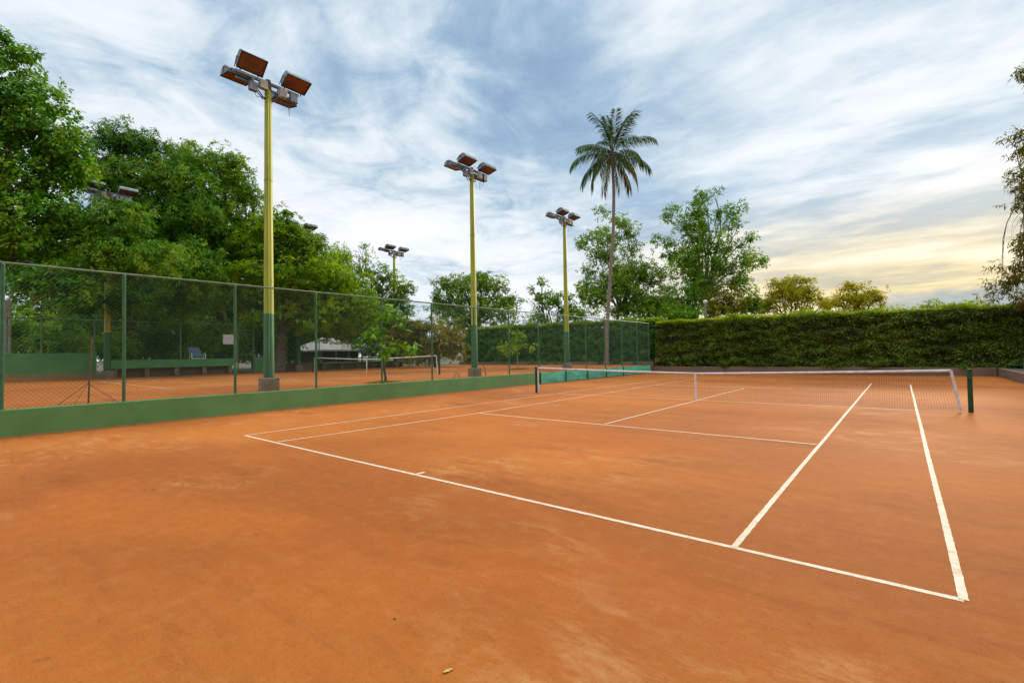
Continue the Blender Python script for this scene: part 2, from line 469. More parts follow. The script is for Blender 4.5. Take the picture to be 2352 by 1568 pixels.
def blob_points(blobs, cs, cover, la, flat=0.0, gap=0.0, seed=1, shell=2.4, clump=0.22):
    """twig tips spread through ellipsoids; a lumpy field opens gaps and makes clumps"""
    Cs, As, Ts = [], [], []
    for bi, b in enumerate(blobs):
        c, rx, ry, rd = b
        n = int(cover * math.pi * rx * ry / la)
        n = max(n, 6)
        q = unit(rng.normal(size=(n, 3)))
        rr = rng.random((n, 1)) ** (1 / shell)
        lim = 1 + 0.22 * lump(q, 1.1, seed * 31 + bi)[:, None]
        q = q * rr * lim
        P = np.array(c) + RH * q[:, 0:1] * rx + FH * q[:, 1:2] * rd + np.array([0, 0, 1.0]) * q[:, 2:3] * ry
        f = lump(P, max(cs * 5, 0.9), seed)
        f2 = lump(P, max(cs * 11, 2.0), seed + 5)
        keep = (f + 0.6 * f2 + rng.normal(size=n) * 0.35) > (gap * 2.2 - 1.5)
        out = unit(q * np.array([1.0 / rx, 1.0 / rd, 1.0 / ry]))
        outw = RH * out[:, 0:1] + FH * out[:, 1:2] + np.array([0, 0, 1.0]) * out[:, 2:3]
        A = unit(outw * (0.75 - 0.5 * flat) + np.array([0, 0, 1.0]) * (0.45 + flat) + rng.normal(size=(n, 3)) * 0.3)
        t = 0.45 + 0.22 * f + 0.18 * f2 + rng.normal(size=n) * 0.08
        P = P + outw * (clump * min(rx, rd) * (0.6 * f2 + 0.4 * f))[:, None]
        Cs.append(P[keep]); As.append(A[keep]); Ts.append(t[keep])
    return np.concatenate(Cs), np.concatenate(As), np.concatenate(Ts)

RH = unit(np.array([RIGHT[0], RIGHT[1], 0.0])); FH = np.array([-RH[1], RH[0], 0.0])

def limb(mb, p0, p1, r0, r1, seed, n=6, sag=0.12, sides=6):
    r = np.random.default_rng(seed)
    p0 = np.array(p0, float); p1 = np.array(p1, float)
    L = np.linalg.norm(p1 - p0)
    off = unit(r.normal(size=3)) * L * sag
    pts = []
    for i in range(n + 1):
        t = i / n
        p = p0 * (1 - t) + p1 * t + off * math.sin(math.pi * t) + np.array([0, 0, 1]) * L * 0.06 * math.sin(math.pi * t) + r.normal(size=3) * L * 0.012 * (0 < i < n)
        pts.append(p)
    mb.tube(pts, [r0 + (r1 - r0) * i / n for i in range(n + 1)], sides)
    return pts

def tree(name, label, cat, base, D, blobs, leaf, L, W, k=8, cover=3.0, droop=0.3, flat=0.0, gap=0.3, seed=1, trunk_r=0.25,
         fork=0.45, bark='bark', group=None, depth_k=0.9, tvar=0.2, cs=None, nlimb=12, twigs=3, shell=2.4, tshift=0.0, lean=None):
    """blobs in picture units (x, y, rx, ry[, depth offset in m]) turned into real sizes at distance D"""
    B = []
    for b in blobs:
        d = D + (b[4] if len(b) > 4 else 0)
        rx = b[2] * d / F; ry = b[3] * d / F
        B.append((at_depth(b[0], b[1], d), rx, ry, depth_k * 0.5 * (rx + max(ry, 0.5 * rx))))
    root = thing(name, label, cat, tuple(base), group)
    cs = cs or L * 1.1
    C, A, T = blob_points(B, cs, cover, k * L * W * 0.5, flat, gap, seed, shell)
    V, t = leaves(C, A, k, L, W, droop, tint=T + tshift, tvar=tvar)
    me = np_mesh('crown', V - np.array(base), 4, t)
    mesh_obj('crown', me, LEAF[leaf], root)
    mb = MB()
    base = np.array(base, float)
    cen = np.mean([b[0] for b in B], axis=0)
    zmin = min(b[0][2] - b[2] for b in B); zmax = max(b[0][2] for b in B)
    fz = base[2] + max(0.6, (zmax - base[2]) * fork)
    fk = np.array([base[0] * 0.6 + cen[0] * 0.4, base[1] * 0.6 + cen[1] * 0.4, fz]) if lean is None else np.array(lean, float)
    limb(mb, np.zeros(3) - np.array([0, 0, 0.1]), fk - base, trunk_r * 1.25, trunk_r * 0.8, seed, 7, 0.04, 9)
    order = sorted(range(len(B)), key=lambda i: -B[i][1] * B[i][2])[:nlimb]
    for i in order:
        c = B[i][0]
        pts = limb(mb, fk - base, c - base, trunk_r * 0.55, trunk_r * 0.12, seed * 7 + i, 6, 0.13)
        for j in range(twigs):
            q = unit(rng.normal(size=3)); q[2] = abs(q[2]) * 0.7
            e = c + RH * q[0] * B[i][1] * 0.8 + FH * q[1] * B[i][3] * 0.8 + np.array([0, 0, 1]) * q[2] * B[i][2] * 0.85
            limb(mb, pts[3 + j % 3], e - base, trunk_r * 0.2, trunk_r * 0.04, seed * 13 + i * 5 + j, 4, 0.12, 4)
    mb.build('trunk', M[bark], root)
    return root

# ------------------------------------------------------------------ ground
def sheet(name, x0, x1, y0, y1, z, mat, nx=1, ny=1):
    xs = np.linspace(x0, x1, nx + 1); ys = np.linspace(y0, y1, ny + 1)
    v = [(x, y, z) for y in ys for x in xs]
    f = [(j * (nx + 1) + i, j * (nx + 1) + i + 1, (j + 1) * (nx + 1) + i + 1, (j + 1) * (nx + 1) + i) for j in range(ny) for i in range(nx)]
    me = bpy.data.meshes.new(name); me.from_pydata(v, [], f); me.update()
    o = mesh_obj(name, me, mat)
    o['kind'] = 'structure'
    return o

T = 0.58                                    # height of the neighbouring court above this one
sheet('ground', -2500, 2500, -2500, 2500, -0.05, M['soil'])
sheet('clay_court', -9.75, 9.3, -45, 20.1, 0.0, M['clay'])
sheet('neighbouring_clay_court', -32.2, -9.85, -45, 20.4, T, M['clay'])
sheet('planted_ground', -400, -32.0, -300, 300, T - 0.02, M['soil'])
sheet('garden_ground', -32.0, 400, 20.2, 400, 0.44, M['soil'])
sheet('terrace', 9.4, 400, -300, 20.2, 0.42, M['soil'])

def strip(mb, a, b, w, z, seed=0):
    """one painted line with a slightly ragged edge"""
    a = np.array(a[:2], float); b = np.array(b[:2], float)
    d = b - a; L = np.linalg.norm(d); d /= L; n = np.array([-d[1], d[0]])
    r = np.random.default_rng(seed)
    k = max(2, int(L / 0.045))
    lo = r.normal(size=k + 1) * 0.0013; hi = r.normal(size=k + 1) * 0.0013
    wob = 0.002 * np.sin(np.linspace(0, L * 0.9, k + 1) + seed)
    v = []; f = []
    for i in range(k + 1):
        p = a + d * L * i / k + n * wob[i]
        v += [tuple(p - n * (w / 2 + lo[i])) + (z,), tuple(p + n * (w / 2 + hi[i])) + (z,)]
    f = [(2 * i, 2 * i + 2, 2 * i + 3, 2 * i + 1) for i in range(k)]
    mb.add(v, f)

Acor, Bcor = G3(717, 1275.2), G3(2824, 1757.5)
Cs_, Ds_ = G3(813, 1294.2), G3(2150, 1602)
farDL = np.array([-5.5, 11.85, 0]); farDR = G3(2667, 1126); farSR = G3(2553, 1123); farSL = np.array([-4.12, 11.85, 0])
svL, svR = G3(1403, 1210), G3(2393, 1301)
mb = MB()
strip(mb, Acor, Bcor, 0.055, 0.002, 1)
strip(mb, Acor, farDL, 0.05, 0.004, 2)
strip(mb, Bcor, farDR, 0.052, 0.004, 3)
strip(mb, Cs_, svL, 0.05, 0.004, 4); strip(mb, svL, farSL, 0.05, 0.004, 14)
strip(mb, Ds_, farSR, 0.052, 0.004, 5)
strip(mb, svL, svR, 0.05, 0.002, 6)
strip(mb, G3(1773, 1242), G3(2180, 1137.5), 0.05, 0.006, 7)
strip(mb, (farDL[0], 11.85), (farDR[0], 11.95), 0.05, 0.002, 8)
strip(mb, (-4.12, 6.25), (4.1, 6.25), 0.05, 0.002, 9)
strip(mb, G3(1219, 1389), G3(1243, 1383), 0.06, 0.004, 10)
strip(mb, (-5.5, 0.0), (5.5, 0.0), 0.05, 0.002, 11)
o = mb.build('court_lines', M['line']); o['kind'] = 'structure'

mb = MB()
for x0, y0, x1, y1 in [(-15.8, -10.6, -15.8, 13.0), (-26.8, -10.6, -26.8, 13.0), (-17.2, -10.6, -17.2, 13.0), (-25.4, -10.6, -25.4, 13.0)]:
    strip(mb, (x0, y0), (x1, y1), 0.05, T + 0.002, 20)
for x0, y0, x1, y1 in [(-26.8, -10.6, -15.8, -10.6), (-26.8, 13.0, -15.8, 13.0), (-25.4, -5, -17.2, -5), (-25.4, 7.8, -17.2, 7.8)]:
    strip(mb, (x0, y0), (x1, y1), 0.05, T + 0.004, 21)
o = mb.build('neighbouring_court_lines', M['line']); o['kind'] = 'structure'

# ------------------------------------------------------------------ walls and kerbs
mb = MB(); mb.box(-9.93, -9.70, -40, 4.35, -0.05, 0.615, 0.012)
tag(mb.build('retaining_wall', M['wall']), 'long low green painted wall holding up the neighbouring court under the chain link fence', 'wall')
mb = MB(); mb.box(-9.98, -9.86, 4.36, 20.0, -0.05, 0.585, 0.01)
tag(mb.build('retaining_wall', M['concrete']), 'low clay stained concrete wall behind the teal shade netting', 'wall')
mb = MB(); mb.box(-9.98, 9.22, 20.005, 20.25, -0.05, 0.46, 0.015)
tag(mb.build('kerb_wall', M['concrete']), 'low brown concrete wall at the foot of the dark hedge beyond the net', 'wall')
mb = MB(); mb.box(9.24, 9.5, -40, 20.24, -0.05, 0.44, 0.015)
tag(mb.build('kerb_wall', M['concrete']), 'low brown concrete kerb along the right hand edge of the clay', 'wall')
mb = MB(); mb.box(-32, -9.99, 20.3, 20.5, 0.4, 0.84, 0.01)
tag(mb.build('kerb_wall', M['concrete']), 'low brown concrete wall at the foot of the green hedge behind the neighbouring court', 'wall')

# ------------------------------------------------------------------ chain link fences
def chain_mesh(ax, c0, c1, fixed, z0, z1, sp=0.095, r=0.0022, seg=0.4):
    """diagonal wires on a vertical plane along x or y"""
    P0, P1 = [], []
    H = z1 - z0
    for sgn in (1, -1):
        k0 = int((c0 - H) / sp) - 1; k1 = int((c1 + H) / sp) + 1
        for k in range(k0, k1):
            s0 = k * sp
            n = max(1, int(H / seg))
            for i in range(n):
                za = H * i / n; zb = H * (i + 1) / n
                a = s0 + (za if sgn > 0 else H - za); b = s0 + (zb if sgn > 0 else H - zb)
                lo, hi = min(a, b), max(a, b)
                if hi <= c0 or lo >= c1: continue
                def cut(q):
                    q2 = min(max(q, c0), c1)
                    t = (q2 - a) / (b - a)
                    return q2, za + (zb - za) * t
                (a2, za2), (b2, zb2) = cut(a), cut(b)
                off = 0.002 * sgn
                if ax == 'y':
                    P0.append((fixed + off, a2, z0 + za2)); P1.append((fixed + off, b2, z0 + zb2))
                else:
                    P0.append((a2, fixed + off, z0 + za2)); P1.append((b2, fixed + off, z0 + zb2))
    return wires(P0, P1, r)

FX = -9.79
fence = thing('chain_link_fence', 'tall green chain link fence on posts between the two clay courts', 'fence', (FX, 0, 0))
def put(name, mb, mat, parent):
    o = mb.build(name, mat)
    o.parent = parent
    o.matrix_parent_inverse = Matrix.Translation(-Vector(parent.location))
    return o
def put_me(name, V, k, mat, parent, tint=None):
    o = mesh_obj(name, np_mesh(name, V, k, tint), mat)
    o.parent = parent
    o.matrix_parent_inverse = Matrix.Translation(-Vector(parent.location))
    return o
post_y = [-20.2, -17.7, -15.14, -13.06, -10.5, -8.02, -5.44, -2.98, -0.46, 2.03, 4.52, 7.05, 9.48, 11.92, 14.38, 16.86, 19.0]
for y in post_y:
    mb = MB(); z0 = 0.6 if y < 4.3 else -0.02
    mb.tube([(FX, y, z0), (FX, y, 3.76)], 0.036, 10)
    mb.tube([(FX, y, 3.76), (FX, y, 3.80)], [0.044, 0.025], 10)
    put('post', mb, M['green_metal'], fence)
mb = MB(); mb.tube([(FX, -20.2, 3.80), (FX, 0, 3.80), (FX, 19.05, 3.82)], 0.026, 8)
put('top_rail', mb, M['rail'], fence)
put_me('wire_mesh', chain_mesh('y', -20.2, 19.0, FX + 0.045, 0.62, 3.79), 4, M['wire'], fence)

# teal shade netting along the last stretch
net_t = thing('shade_netting', 'faded teal shade netting tied low along the fence beyond the left net post', 'netting', (-9.72, 12, 0))
ys = np.linspace(4.5, 19.0, 117); zs = np.linspace(0.03, 0.60, 9)
gv = []
for yv in ys:
    ph = (yv - 4.5) / 2.45
    dip = 0.05 * abs(math.sin(math.pi * ph))
    for j, zv in enumerate(zs):
        fz = j / 8
        gv.append((-9.70 + 0.02 * math.sin(yv * 3.1 + zv * 5) * (1 - fz * 0.6), yv, zv + (0.02 - dip) * fz))
gf = [(i * 9 + j, (i + 1) * 9 + j, (i + 1) * 9 + j + 1, i * 9 + j + 1) for i in range(116) for j in range(8)]
# woven threads: dense at the top band, open below
P0, P1 = [], []
gvn = np.array(gv).reshape(117, 9, 3)
def surf(u, v):
    i = min(int(u), 115); j = min(int(v), 7); a, b = u - i, v - j
    return (gvn[i, j] * (1 - a) * (1 - b) + gvn[i + 1, j] * a * (1 - b) + gvn[i, j + 1] * (1 - a) * b + gvn[i + 1, j + 1] * a * b)
for v in np.concatenate([np.linspace(0, 4.4, 24), np.linspace(4.5, 8, 40)]):
    for i in range(0, 116, 2):
        P0.append(surf(i, v)); P1.append(surf(i + 2, v))
for u in np.arange(0, 116, 0.33):
    P0.append(surf(u, 0)); P1.append(surf(u, 4)); P0.append(surf(u, 4)); P1.append(surf(u, 8))
put_me('woven_netting', wires(P0, P1, 0.0045), 4, M['teal'], net_t)
for y in (4.5, 7.0, 9.43, 11.87, 14.33):
    mb = MB(); mb.box(-9.695, -9.655, y - 0.04, y + 0.04, -0.02, 0.62, 0.006)
    put('stake', mb, M['netpost'], net_t)

# ------------------------------------------------------------------ tennis nets
def make_net(name, label, pl, pr, z0, tape_l, tape_r, hc, he, cord, sp, r, postmat, slant=0.0, strap=True, group=None):
    root = thing(name, label, 'tennis net', ((pl[0] + pr[0]) / 2, (pl[1] + pr[1]) / 2, z0), group)
    pl = np.array([pl[0], pl[1], z0]); pr = np.array([pr[0], pr[1], z0])
    d = pr - pl; L = np.linalg.norm(d); d /= L
    def top(s):
        q = (s - L / 2) / (L / 2)
        return hc + (he - hc) * (0.72 * abs(q) + 0.28 * q * q)
    def pt(s, z): return pl + d * s + np.array([0, 0, z])
    for p in (pl, pr):
        mb = MB(); mb.tube([p - np.array([0, 0, 0.05]), p + np.array([0, 0, 1.04]), p + np.array([0, 0, 1.075])], [0.05, 0.05, 0.046], 14)
        po = put('post', mb, postmat, root)
        mb = MB(); n = np.array([-d[1], d[0], 0])
        mb.tube([p + n * 0.05 + np.array([0, 0, 0.86]), p - n * 0.10 + np.array([0, 0, 0.86])], 0.022, 8)
        c = put('winder', mb, M['dark_metal'], root)
    s0, s1 = tape_l, L - tape_r
    P0, P1 = [], []
    zb = 0.04
    for i, s in enumerate(np.arange(s0, s1, sp)):
        h = top(s) - 0.05
        P0.append(pt(s, zb)); P1.append(pt(s, h))
    nr = int((hc - 0.06) / sp)
    S = np.linspace(s0, s1, 41)
    for j in range(nr + 1):
        t = j / nr
        for a, b in zip(S[:-1], S[1:]):
            P0.append(pt(a, zb + (top(a) - 0.05 - zb) * t)); P1.append(pt(b, zb + (top(b) - 0.05 - zb) * t))
    for j in range(5):                                  # doubled rows below the tape
        t = 1 - (j + 0.5) / nr
        for a, b in zip(S[:-1], S[1:]):
            P0.append(pt(a, zb + (top(a) - 0.05 - zb) * t)); P1.append(pt(b, zb + (top(b) - 0.05 - zb) * t))
    P0 = np.array(P0); P1 = np.array(P1)
    if slant:                                           # the free edge leans outwards to the ground
        for P in (P0, P1):
            s = (P - pl) @ d; z = P[:, 2] - z0
            f = np.clip((s - (s1 - 1.2)) / 1.2, 0, 1)
            P += d[None] * (f * slant * (1 - np.clip(z / 1.0, 0, 1)))[:, None]
    put_me('net_mesh', wires(P0, P1, r), 4, cord, root)
    mb = MB(); n = np.array([-d[1], d[0], 0])
    vs = []; fs = []
    for s in S:
        h = top(s)
        for q, z in ((0.014, h - 0.065), (0.018, h - 0.03), (0.010, h), (-0.010, h), (-0.018, h - 0.03), (-0.014, h - 0.065)):
            vs.append(pt(s, z) + n * q)
    for i in range(len(S) - 1):
        for k in range(6):
            fs.append((i * 6 + k, i * 6 + (k + 1) % 6, (i + 1) * 6 + (k + 1) % 6, (i + 1) * 6 + k))
    mb.add(vs, fs, True)
    put('headband', mb, M['tape'], root)
    for s, sl in ((s0, 0), (s1, slant)):
        mb = MB(); h = top(s)
        vs = []
        for z in (zb, h * 0.5, h - 0.01):
            x = s + sl * (1 - z / h)
            for qq, ww in ((0.008, -0.03), (0.008, 0.03), (-0.008, 0.03), (-0.008, -0.03)):
                vs.append(pt(x + ww, z) + n * qq)
        fs = [(i * 4 + k, i * 4 + (k + 1) % 4, (i + 1) * 4 + (k + 1) % 4, (i + 1) * 4 + k) for i in range(2) for k in range(4)] + [(3, 2, 1, 0), (8, 9, 10, 11)]
        mb.add(vs, fs)
        put('side_band', mb, M['tape'], root)
    for a, b in ((pt(-0.02, 1.04), pt(s0, top(s0) - 0.01)), (pt(L + 0.02, 1.04), pt(s1, top(s1) - 0.01))):
        mb = MB(); mb.tube([a, b], 0.006, 5); put('cable', mb, M['dark_metal'], root)
    if strap:
        s = strap if strap is not True else L / 2
        mb = MB(); vs = []
        for z in (0.0, top(s) + 0.004):
            for qq, ww in ((0.026, -0.028), (0.026, 0.028), (-0.026, 0.028), (-0.026, -0.028)):
                vs.append(pt(s + ww, z) + n * qq)
        mb.add(vs, [(0, 1, 5, 4), (1, 2, 6, 5), (2, 3, 7, 6), (3, 0, 4, 7), (4, 5, 6, 7), (3, 2, 1, 0)])
        put('centre_strap', mb, M['tape'], root)
    return root, pl, d, L

pl = G3(1572, 1150.5); pr = G3(2845, 1208)
dd = (pr - pl)[:2]; LL = np.linalg.norm(dd)
cc = G3(2037, 1172)
s_c = np.dot((cc - pl)[:2], dd / LL)
make_net('tennis_net', 'white taped net with dark mesh stretched across the near clay court', pl, pr, 0.0, 0.10, 0.34, 0.914, 1.07, M['cord'], 0.05, 0.0016, M['netpost'], 0.16, s_c)
nl = at_ground(719, 853.5, T); nr_ = at_ground(1009.5, 860, T)
make_net('tennis_net', 'distant sagging white taped net on the neighbouring court behind the chain link fence', nl, nr_, T, 0.25, 0.25, 0.90, 1.07, M['cord'], 0.07, 0.0012, M['netpost'], 0.1, True)

# ------------------------------------------------------------------ floodlight poles
def lamp_profile(face_w, depth, n=12):
    """closed profile in (chord, depth): flat face at depth 0 and a rounded back"""
    pts = [(0, 0)]
    for i in range(n + 1):
        a = math.pi * i / n
        pts.append((face_w * (0.5 - 0.5 * math.cos(a)), 0.04 + depth * math.sin(a) ** 0.7))
    pts.append((face_w, 0))
    return pts

def add_lamp(root, y0, y1, sx, zi, xi, tilt, fw=0.54):
    """one floodlight: inner edge at (xi, zi), face tilted out and down"""
    cd = np.array([sx * math.cos(tilt), 0, math.sin(tilt)])
    cd /= np.linalg.norm(cd)
    bd = np.array([-sx * cd[2], 0, abs(cd[0])])        # towards the rounded back
    o = np.array([xi, 0, zi])
    prof = lamp_profile(fw, 0.21)
    mb = MB(); n = len(prof); vs = []
    for y in (y0, y1):
        for c, q in prof:
            vs.append(o + cd * c + bd * q + np.array([0, y, 0]))
    fs = [(i, (i + 1) % n, n + (i + 1) % n, n + i) for i in range(n)]
    mb.add(vs, fs, False); mb.add(vs[:n], [tuple(range(n))]); mb.add(vs[n:], [tuple(reversed(range(n)))])
    h = mb.build('floodlight', M['grey_metal'], root)
    mb = MB()                                          # frame round the glass
    def bar(c0, c1, ya, yb):
        vs = []
        for q in (-0.03, 0.012):
            for y, c in ((ya, c0), (yb, c0), (yb, c1), (ya, c1)):
                vs.append(o + cd * c + bd * q + np.array([0, y, 0]))
        mb.add(vs, [(3, 2, 1, 0), (4, 5, 6, 7), (0, 1, 5, 4), (1, 2, 6, 5), (2, 3, 7, 6), (3, 0, 4, 7)])
    bar(-0.012, 0.03, y0 - 0.012, y1 + 0.012); bar(fw - 0.03, fw + 0.012, y0 - 0.012, y1 + 0.012)
    bar(0.032, fw - 0.032, y0 - 0.012, y0 + 0.03); bar(0.032, fw - 0.032, y1 - 0.03, y1 + 0.012)
    mb.build('frame', M['frame'], h)
    mb = MB(); vs = []
    for q in (-0.014, -0.006):
        for y, c in ((y0 + 0.03, 0.03), (y1 - 0.03, 0.03), (y1 - 0.03, fw - 0.03), (y0 + 0.03, fw - 0.03)):
            vs.append(o + cd * c + bd * q + np.array([0, y, 0]))
    mb.add(vs, [(3, 2, 1, 0), (4, 5, 6, 7), (0, 1, 5, 4), (1, 2, 6, 5), (2, 3, 7, 6), (3, 0, 4, 7)])
    mb.build('glass', M['rust_glass'], h)
    mb = MB()                                          # stirrup bracket and hinge clips
    for y in (y0 + 0.12, y1 - 0.12):
        mb = MB()
        mb.tube([np.array([0, y, 10.17]), o + cd * 0.10 + bd * 0.16 + np.array([0, y, 0])], 0.018, 6)
        mb.build('bracket', M['dark_metal'], h)
    for y in (y0 - 0.018, y1 + 0.018):
        mb = MB()
        mb.tube([o + cd * 0.30 + bd * 0.02 + np.array([0, y, 0]), o + cd * 0.26 + bd * 0.2 + np.array([0, y, 0]), o + cd * -0.06 + bd * 0.1 + np.array([0, y, 0])], 0.012, 5)
        mb.build('hinge_clip', M['dark_metal'], h)

def make_pole(loc, label, group, tilts):
    root = thing('floodlight_pole', label, 'floodlight', loc, group)
    mb = MB(); mb.box(-0.24, 0.24, -0.24, 0.24, -0.1, 0.42, 0.02)
    mb.build('footing', M['footing'], root)
    mb = MB()                                          # tapered mast in three lengths with a raised seam
    zs = [0.3, 3.6, 6.9, 9.95]; rs = [0.165, 0.145, 0.125, 0.105]
    nn = 12
    mb.tube([(0, 0, z) for z in zs], rs, nn, smooth=True)
    for z, r in ((3.6, 0.152), (6.9, 0.131)):
        mb.tube([(0, 0, z - 0.04), (0, 0, z + 0.04)], r, nn)
    mb.build('mast', M['pole'], root)
    for an in (R(-25), R(150)):                        # cable conduits clipped to the mast
        mb = MB()
        ca, sa = math.cos(an), math.sin(an)
        mb.tube([(ca * (rs[i] + 0.012), sa * (rs[i] + 0.012), zs[i] + (0.1 if i == 0 else 0)) for i in range(4)], 0.022, 6)
        mb.build('conduit', M['pole'], root)
    mb = MB()
    mb.box(-0.05, 0.05, -1.02, 1.02, 10.11, 10.19, 0.006)
    mb.build('crossbar', M['grey_metal'], root)
    mb = MB()
    mb.box(-0.16, -0.10, -0.95, 0.95, 9.98, 10.04, 0.006)
    mb.build('lower_bar', M['grey_metal'], root)
    mb = MB(); mb.tube([(0, 0, 9.9), (0, 0, 10.25)], [0.115, 0.085], 10); mb.build('mast_cap', M['dark_metal'], root)
    for sy in (-1, 1):
        mb = MB(); mb.tube([(0.02, sy * 0.10, 9.55), (0.0, sy * 0.62, 10.11)], 0.022, 6); mb.build('support_arm', M['dark_metal'], root)
        mb = MB(); mb.tube([(-0.13, sy * 0.10, 9.62), (-0.13, sy * 0.50, 9.98)], 0.018, 6); mb.build('support_arm', M['dark_metal'], root)
    mb = MB(); mb.tube([(0.05, -0.22, 9.6), (0.05, 0.22, 9.6)], 0.02, 6); mb.build('cross_pin', M['dark_metal'], root)
    add_lamp(root, -0.98, -0.20, 1, 10.26, 0.03, tilts[0])
    add_lamp(root, 0.42, 1.22, 1, 10.26, 0.03, tilts[1])
    add_lamp(root, -1.18, -0.42, -1, 10.10, -0.17, tilts[2])
    add_lamp(root, 0.24, 1.02, -1, 9.84, -0.12, tilts[3])
    for y0, x0, z0, mt in ((-0.34, 0.06, 9.82, 'pale_box'), (-0.62, -0.02, 9.68, 'grey_metal'), (0.30, 0.06, 9.80, 'pale_box'), (0.66, 0.06, 9.76, 'grey_metal')):
        mb = MB(); mb.box(x0, x0 + 0.17, y0, y0 + 0.24, z0, z0 + 0.28, 0.012)
        mb.box(x0 + 0.05, x0 + 0.10, y0 + 0.08, y0 + 0.15, z0 + 0.28, 10.10)
        mb.build('ballast_box', M[mt], root)
    for pts, r in (([(0.1, 0.42, 9.80), (0.12, 0.5, 9.6), (0.12, 0.66, 9.52), (0.1, 0.76, 9.76)], 0.008), ([(-0.2, 0.78, 9.80), (-0.2, 0.79, 9.6), (-0.2, 0.80, 9.42)], 0.010),
                   ([(0.1, -0.5, 9.7), (0.09, -0.40, 9.52), (0.04, -0.1, 9.6)], 0.008)):
        mb = MB(); mb.tube(pts, r, 5); mb.build('cable', M['dark_metal'], root)
    return root

def copy_tree(o, parent=None):
    c = o.copy(); COL.objects.link(c)
    if parent is not None:
        c.parent = parent
    for ch in o.children:
        copy_tree(ch, c)
    return c

g_pole = 'green and yellow floodlight poles round the courts'
p_near = make_pole((-10.75, -9.12, T), 'nearest floodlight pole, green below and yellow above, with its concrete footing showing', g_pole, (R(40), R(24), R(8), R(14)))
pm = at_x(1090.5, 865, -10.75)
p_mid = make_pole((-10.75, pm[1], T), 'middle floodlight pole of the near row, in front of the round dark tree', g_pole, (R(15), R(11), R(10), R(30)))
scm = (at_x(1090.5, 366, -10.75)[2] - T) / 10.75
p_mid.scale = (scm, scm, scm)
for (bx, by, X, top, label) in [
        (1303, 846, -11.6, 484, 'floodlight pole standing just left of the palm, its head against the open crown behind'),
        (246, 870, -31.2, 418, 'floodlight pole with its head buried in the big dark trees at the left'),
        (685, 850, -31.4, 506, 'slim floodlight pole mostly hidden in the layered trees, one lamp poking out beside the sky'),
        (908, 836, -31.4, 562, 'farthest small floodlight pole rising out of the layered tree, dark lamps against cloud')]:
    b = at_x(bx, by, X); t = at_x(bx, top, X)
    c = copy_tree(p_mid)
    sc = max(0.9, min(1.3, (t[2] - T) / 10.75))
    c.location = (X, b[1], T); c.scale = (sc, sc, sc)
    c['label'] = label

# ------------------------------------------------------------------ far side of the neighbouring court
XF = -32.0
def ypx(x, y=840): return at_x(x, y, XF)[1]
mb = MB(); mb.box(XF - 0.2, XF, ypx(-60), ypx(222), 0.5, 2.12, 0.015)
tag(mb.build('boundary_wall', M['far_wall']), 'taller green wall with clay splashed foot at the far left of the neighbouring court', 'wall')
def make_bench(name, label, y0, y1, zt, h, nleg, mat, thick):
    root = thing(name, label, 'bench', (XF, (y0 + y1) / 2, T))
    L = y1 - y0
    mb = MB(); mb.box(-0.45, 0.06, -L / 2, L / 2, zt - h - T, zt - T, 0.02)
    mb.build('seat', mat, root)
    for i in range(nleg):
        y = -L / 2 + 0.25 + (L - 0.5) * i / (nleg - 1)
        mb = MB(); mb.box(-0.40, -0.02, y - 0.13, y + 0.13, -0.05, zt - h - T - 0.001, 0.01)
        mb.build('leg', M['footing'], root)
    mb = MB(); mb.box(-0.60, -0.47, -L / 2, L / 2, -0.05, zt - T - 0.05)
    mb.build('backing_wall', M['concrete'], root)
    return root
make_bench('bench', 'long green concrete bench on short piers with the lounge chair behind it', ypx(252), ypx(538), 1.66, 0.52, 5, M['bench'], 0.5)
make_bench('bench', 'thin green slab bench on piers seen through the distant net', ypx(740), ypx(930), 1.22, 0.14, 6, M['bench'], 0.15)
mb = MB(); mb.box(XF - 0.2, XF, ypx(585), ypx(655), 0.5, 1.66, 0.015)
tag(mb.build('boundary_wall', M['bench']), 'short green wall right of the wire gate, behind the nearest pole', 'wall')
mb = MB(); mb.box(XF - 0.2, XF, ypx(657), ypx(722), 0.5, 1.25, 0.015)
tag(mb.build('boundary_wall', M['concrete']), 'low bare concrete wall between the slim pole and the distant net', 'wall')
# plaster pillar at the very left
p0 = at_x(-30, 830, XF - 1.2); p1 = at_x(25, 830, XF - 1.2)
mb = MB(); mb.box(XF - 1.8, XF - 1.2, p0[1], p1[1], 0.5, at_x(20, 690, XF - 1.2)[2], 0.03)
tag(mb.build('plaster_pillar', M['plaster']), 'grey weathered plaster pillar at the left edge behind the fence', 'pillar')
# far fence
far = thing('chain_link_fence', 'thin pale posted fence along the far side of the neighbouring court below the dark trees', 'fence', (XF - 0.1, 0, T))
ztop = at_x(300, 738, XF - 0.1)[2]
for x in (15, 95, 217, 283, 415, 540, 660, 733):
    y = at_x(x, 800, XF - 0.1)[1]
    mb = MB(); mb.tube([(XF - 0.1, y, 1.2), (XF - 0.1, y, ztop)], 0.04, 8)
    put('post', mb, M['rail'], far)
ya, yb = at_x(-40, 800, XF - 0.1)[1], at_x(735, 800, XF - 0.1)[1]
mb = MB(); mb.tube([(XF - 0.1, ya, ztop), (XF - 0.1, yb, ztop)], 0.03, 8)
put('top_rail', mb, M['rail'], far)
put_me('wire_mesh', chain_mesh('y', ya, yb, XF - 0.16, 1.3, ztop, 0.12, 0.0025), 4, M['wire'], far)
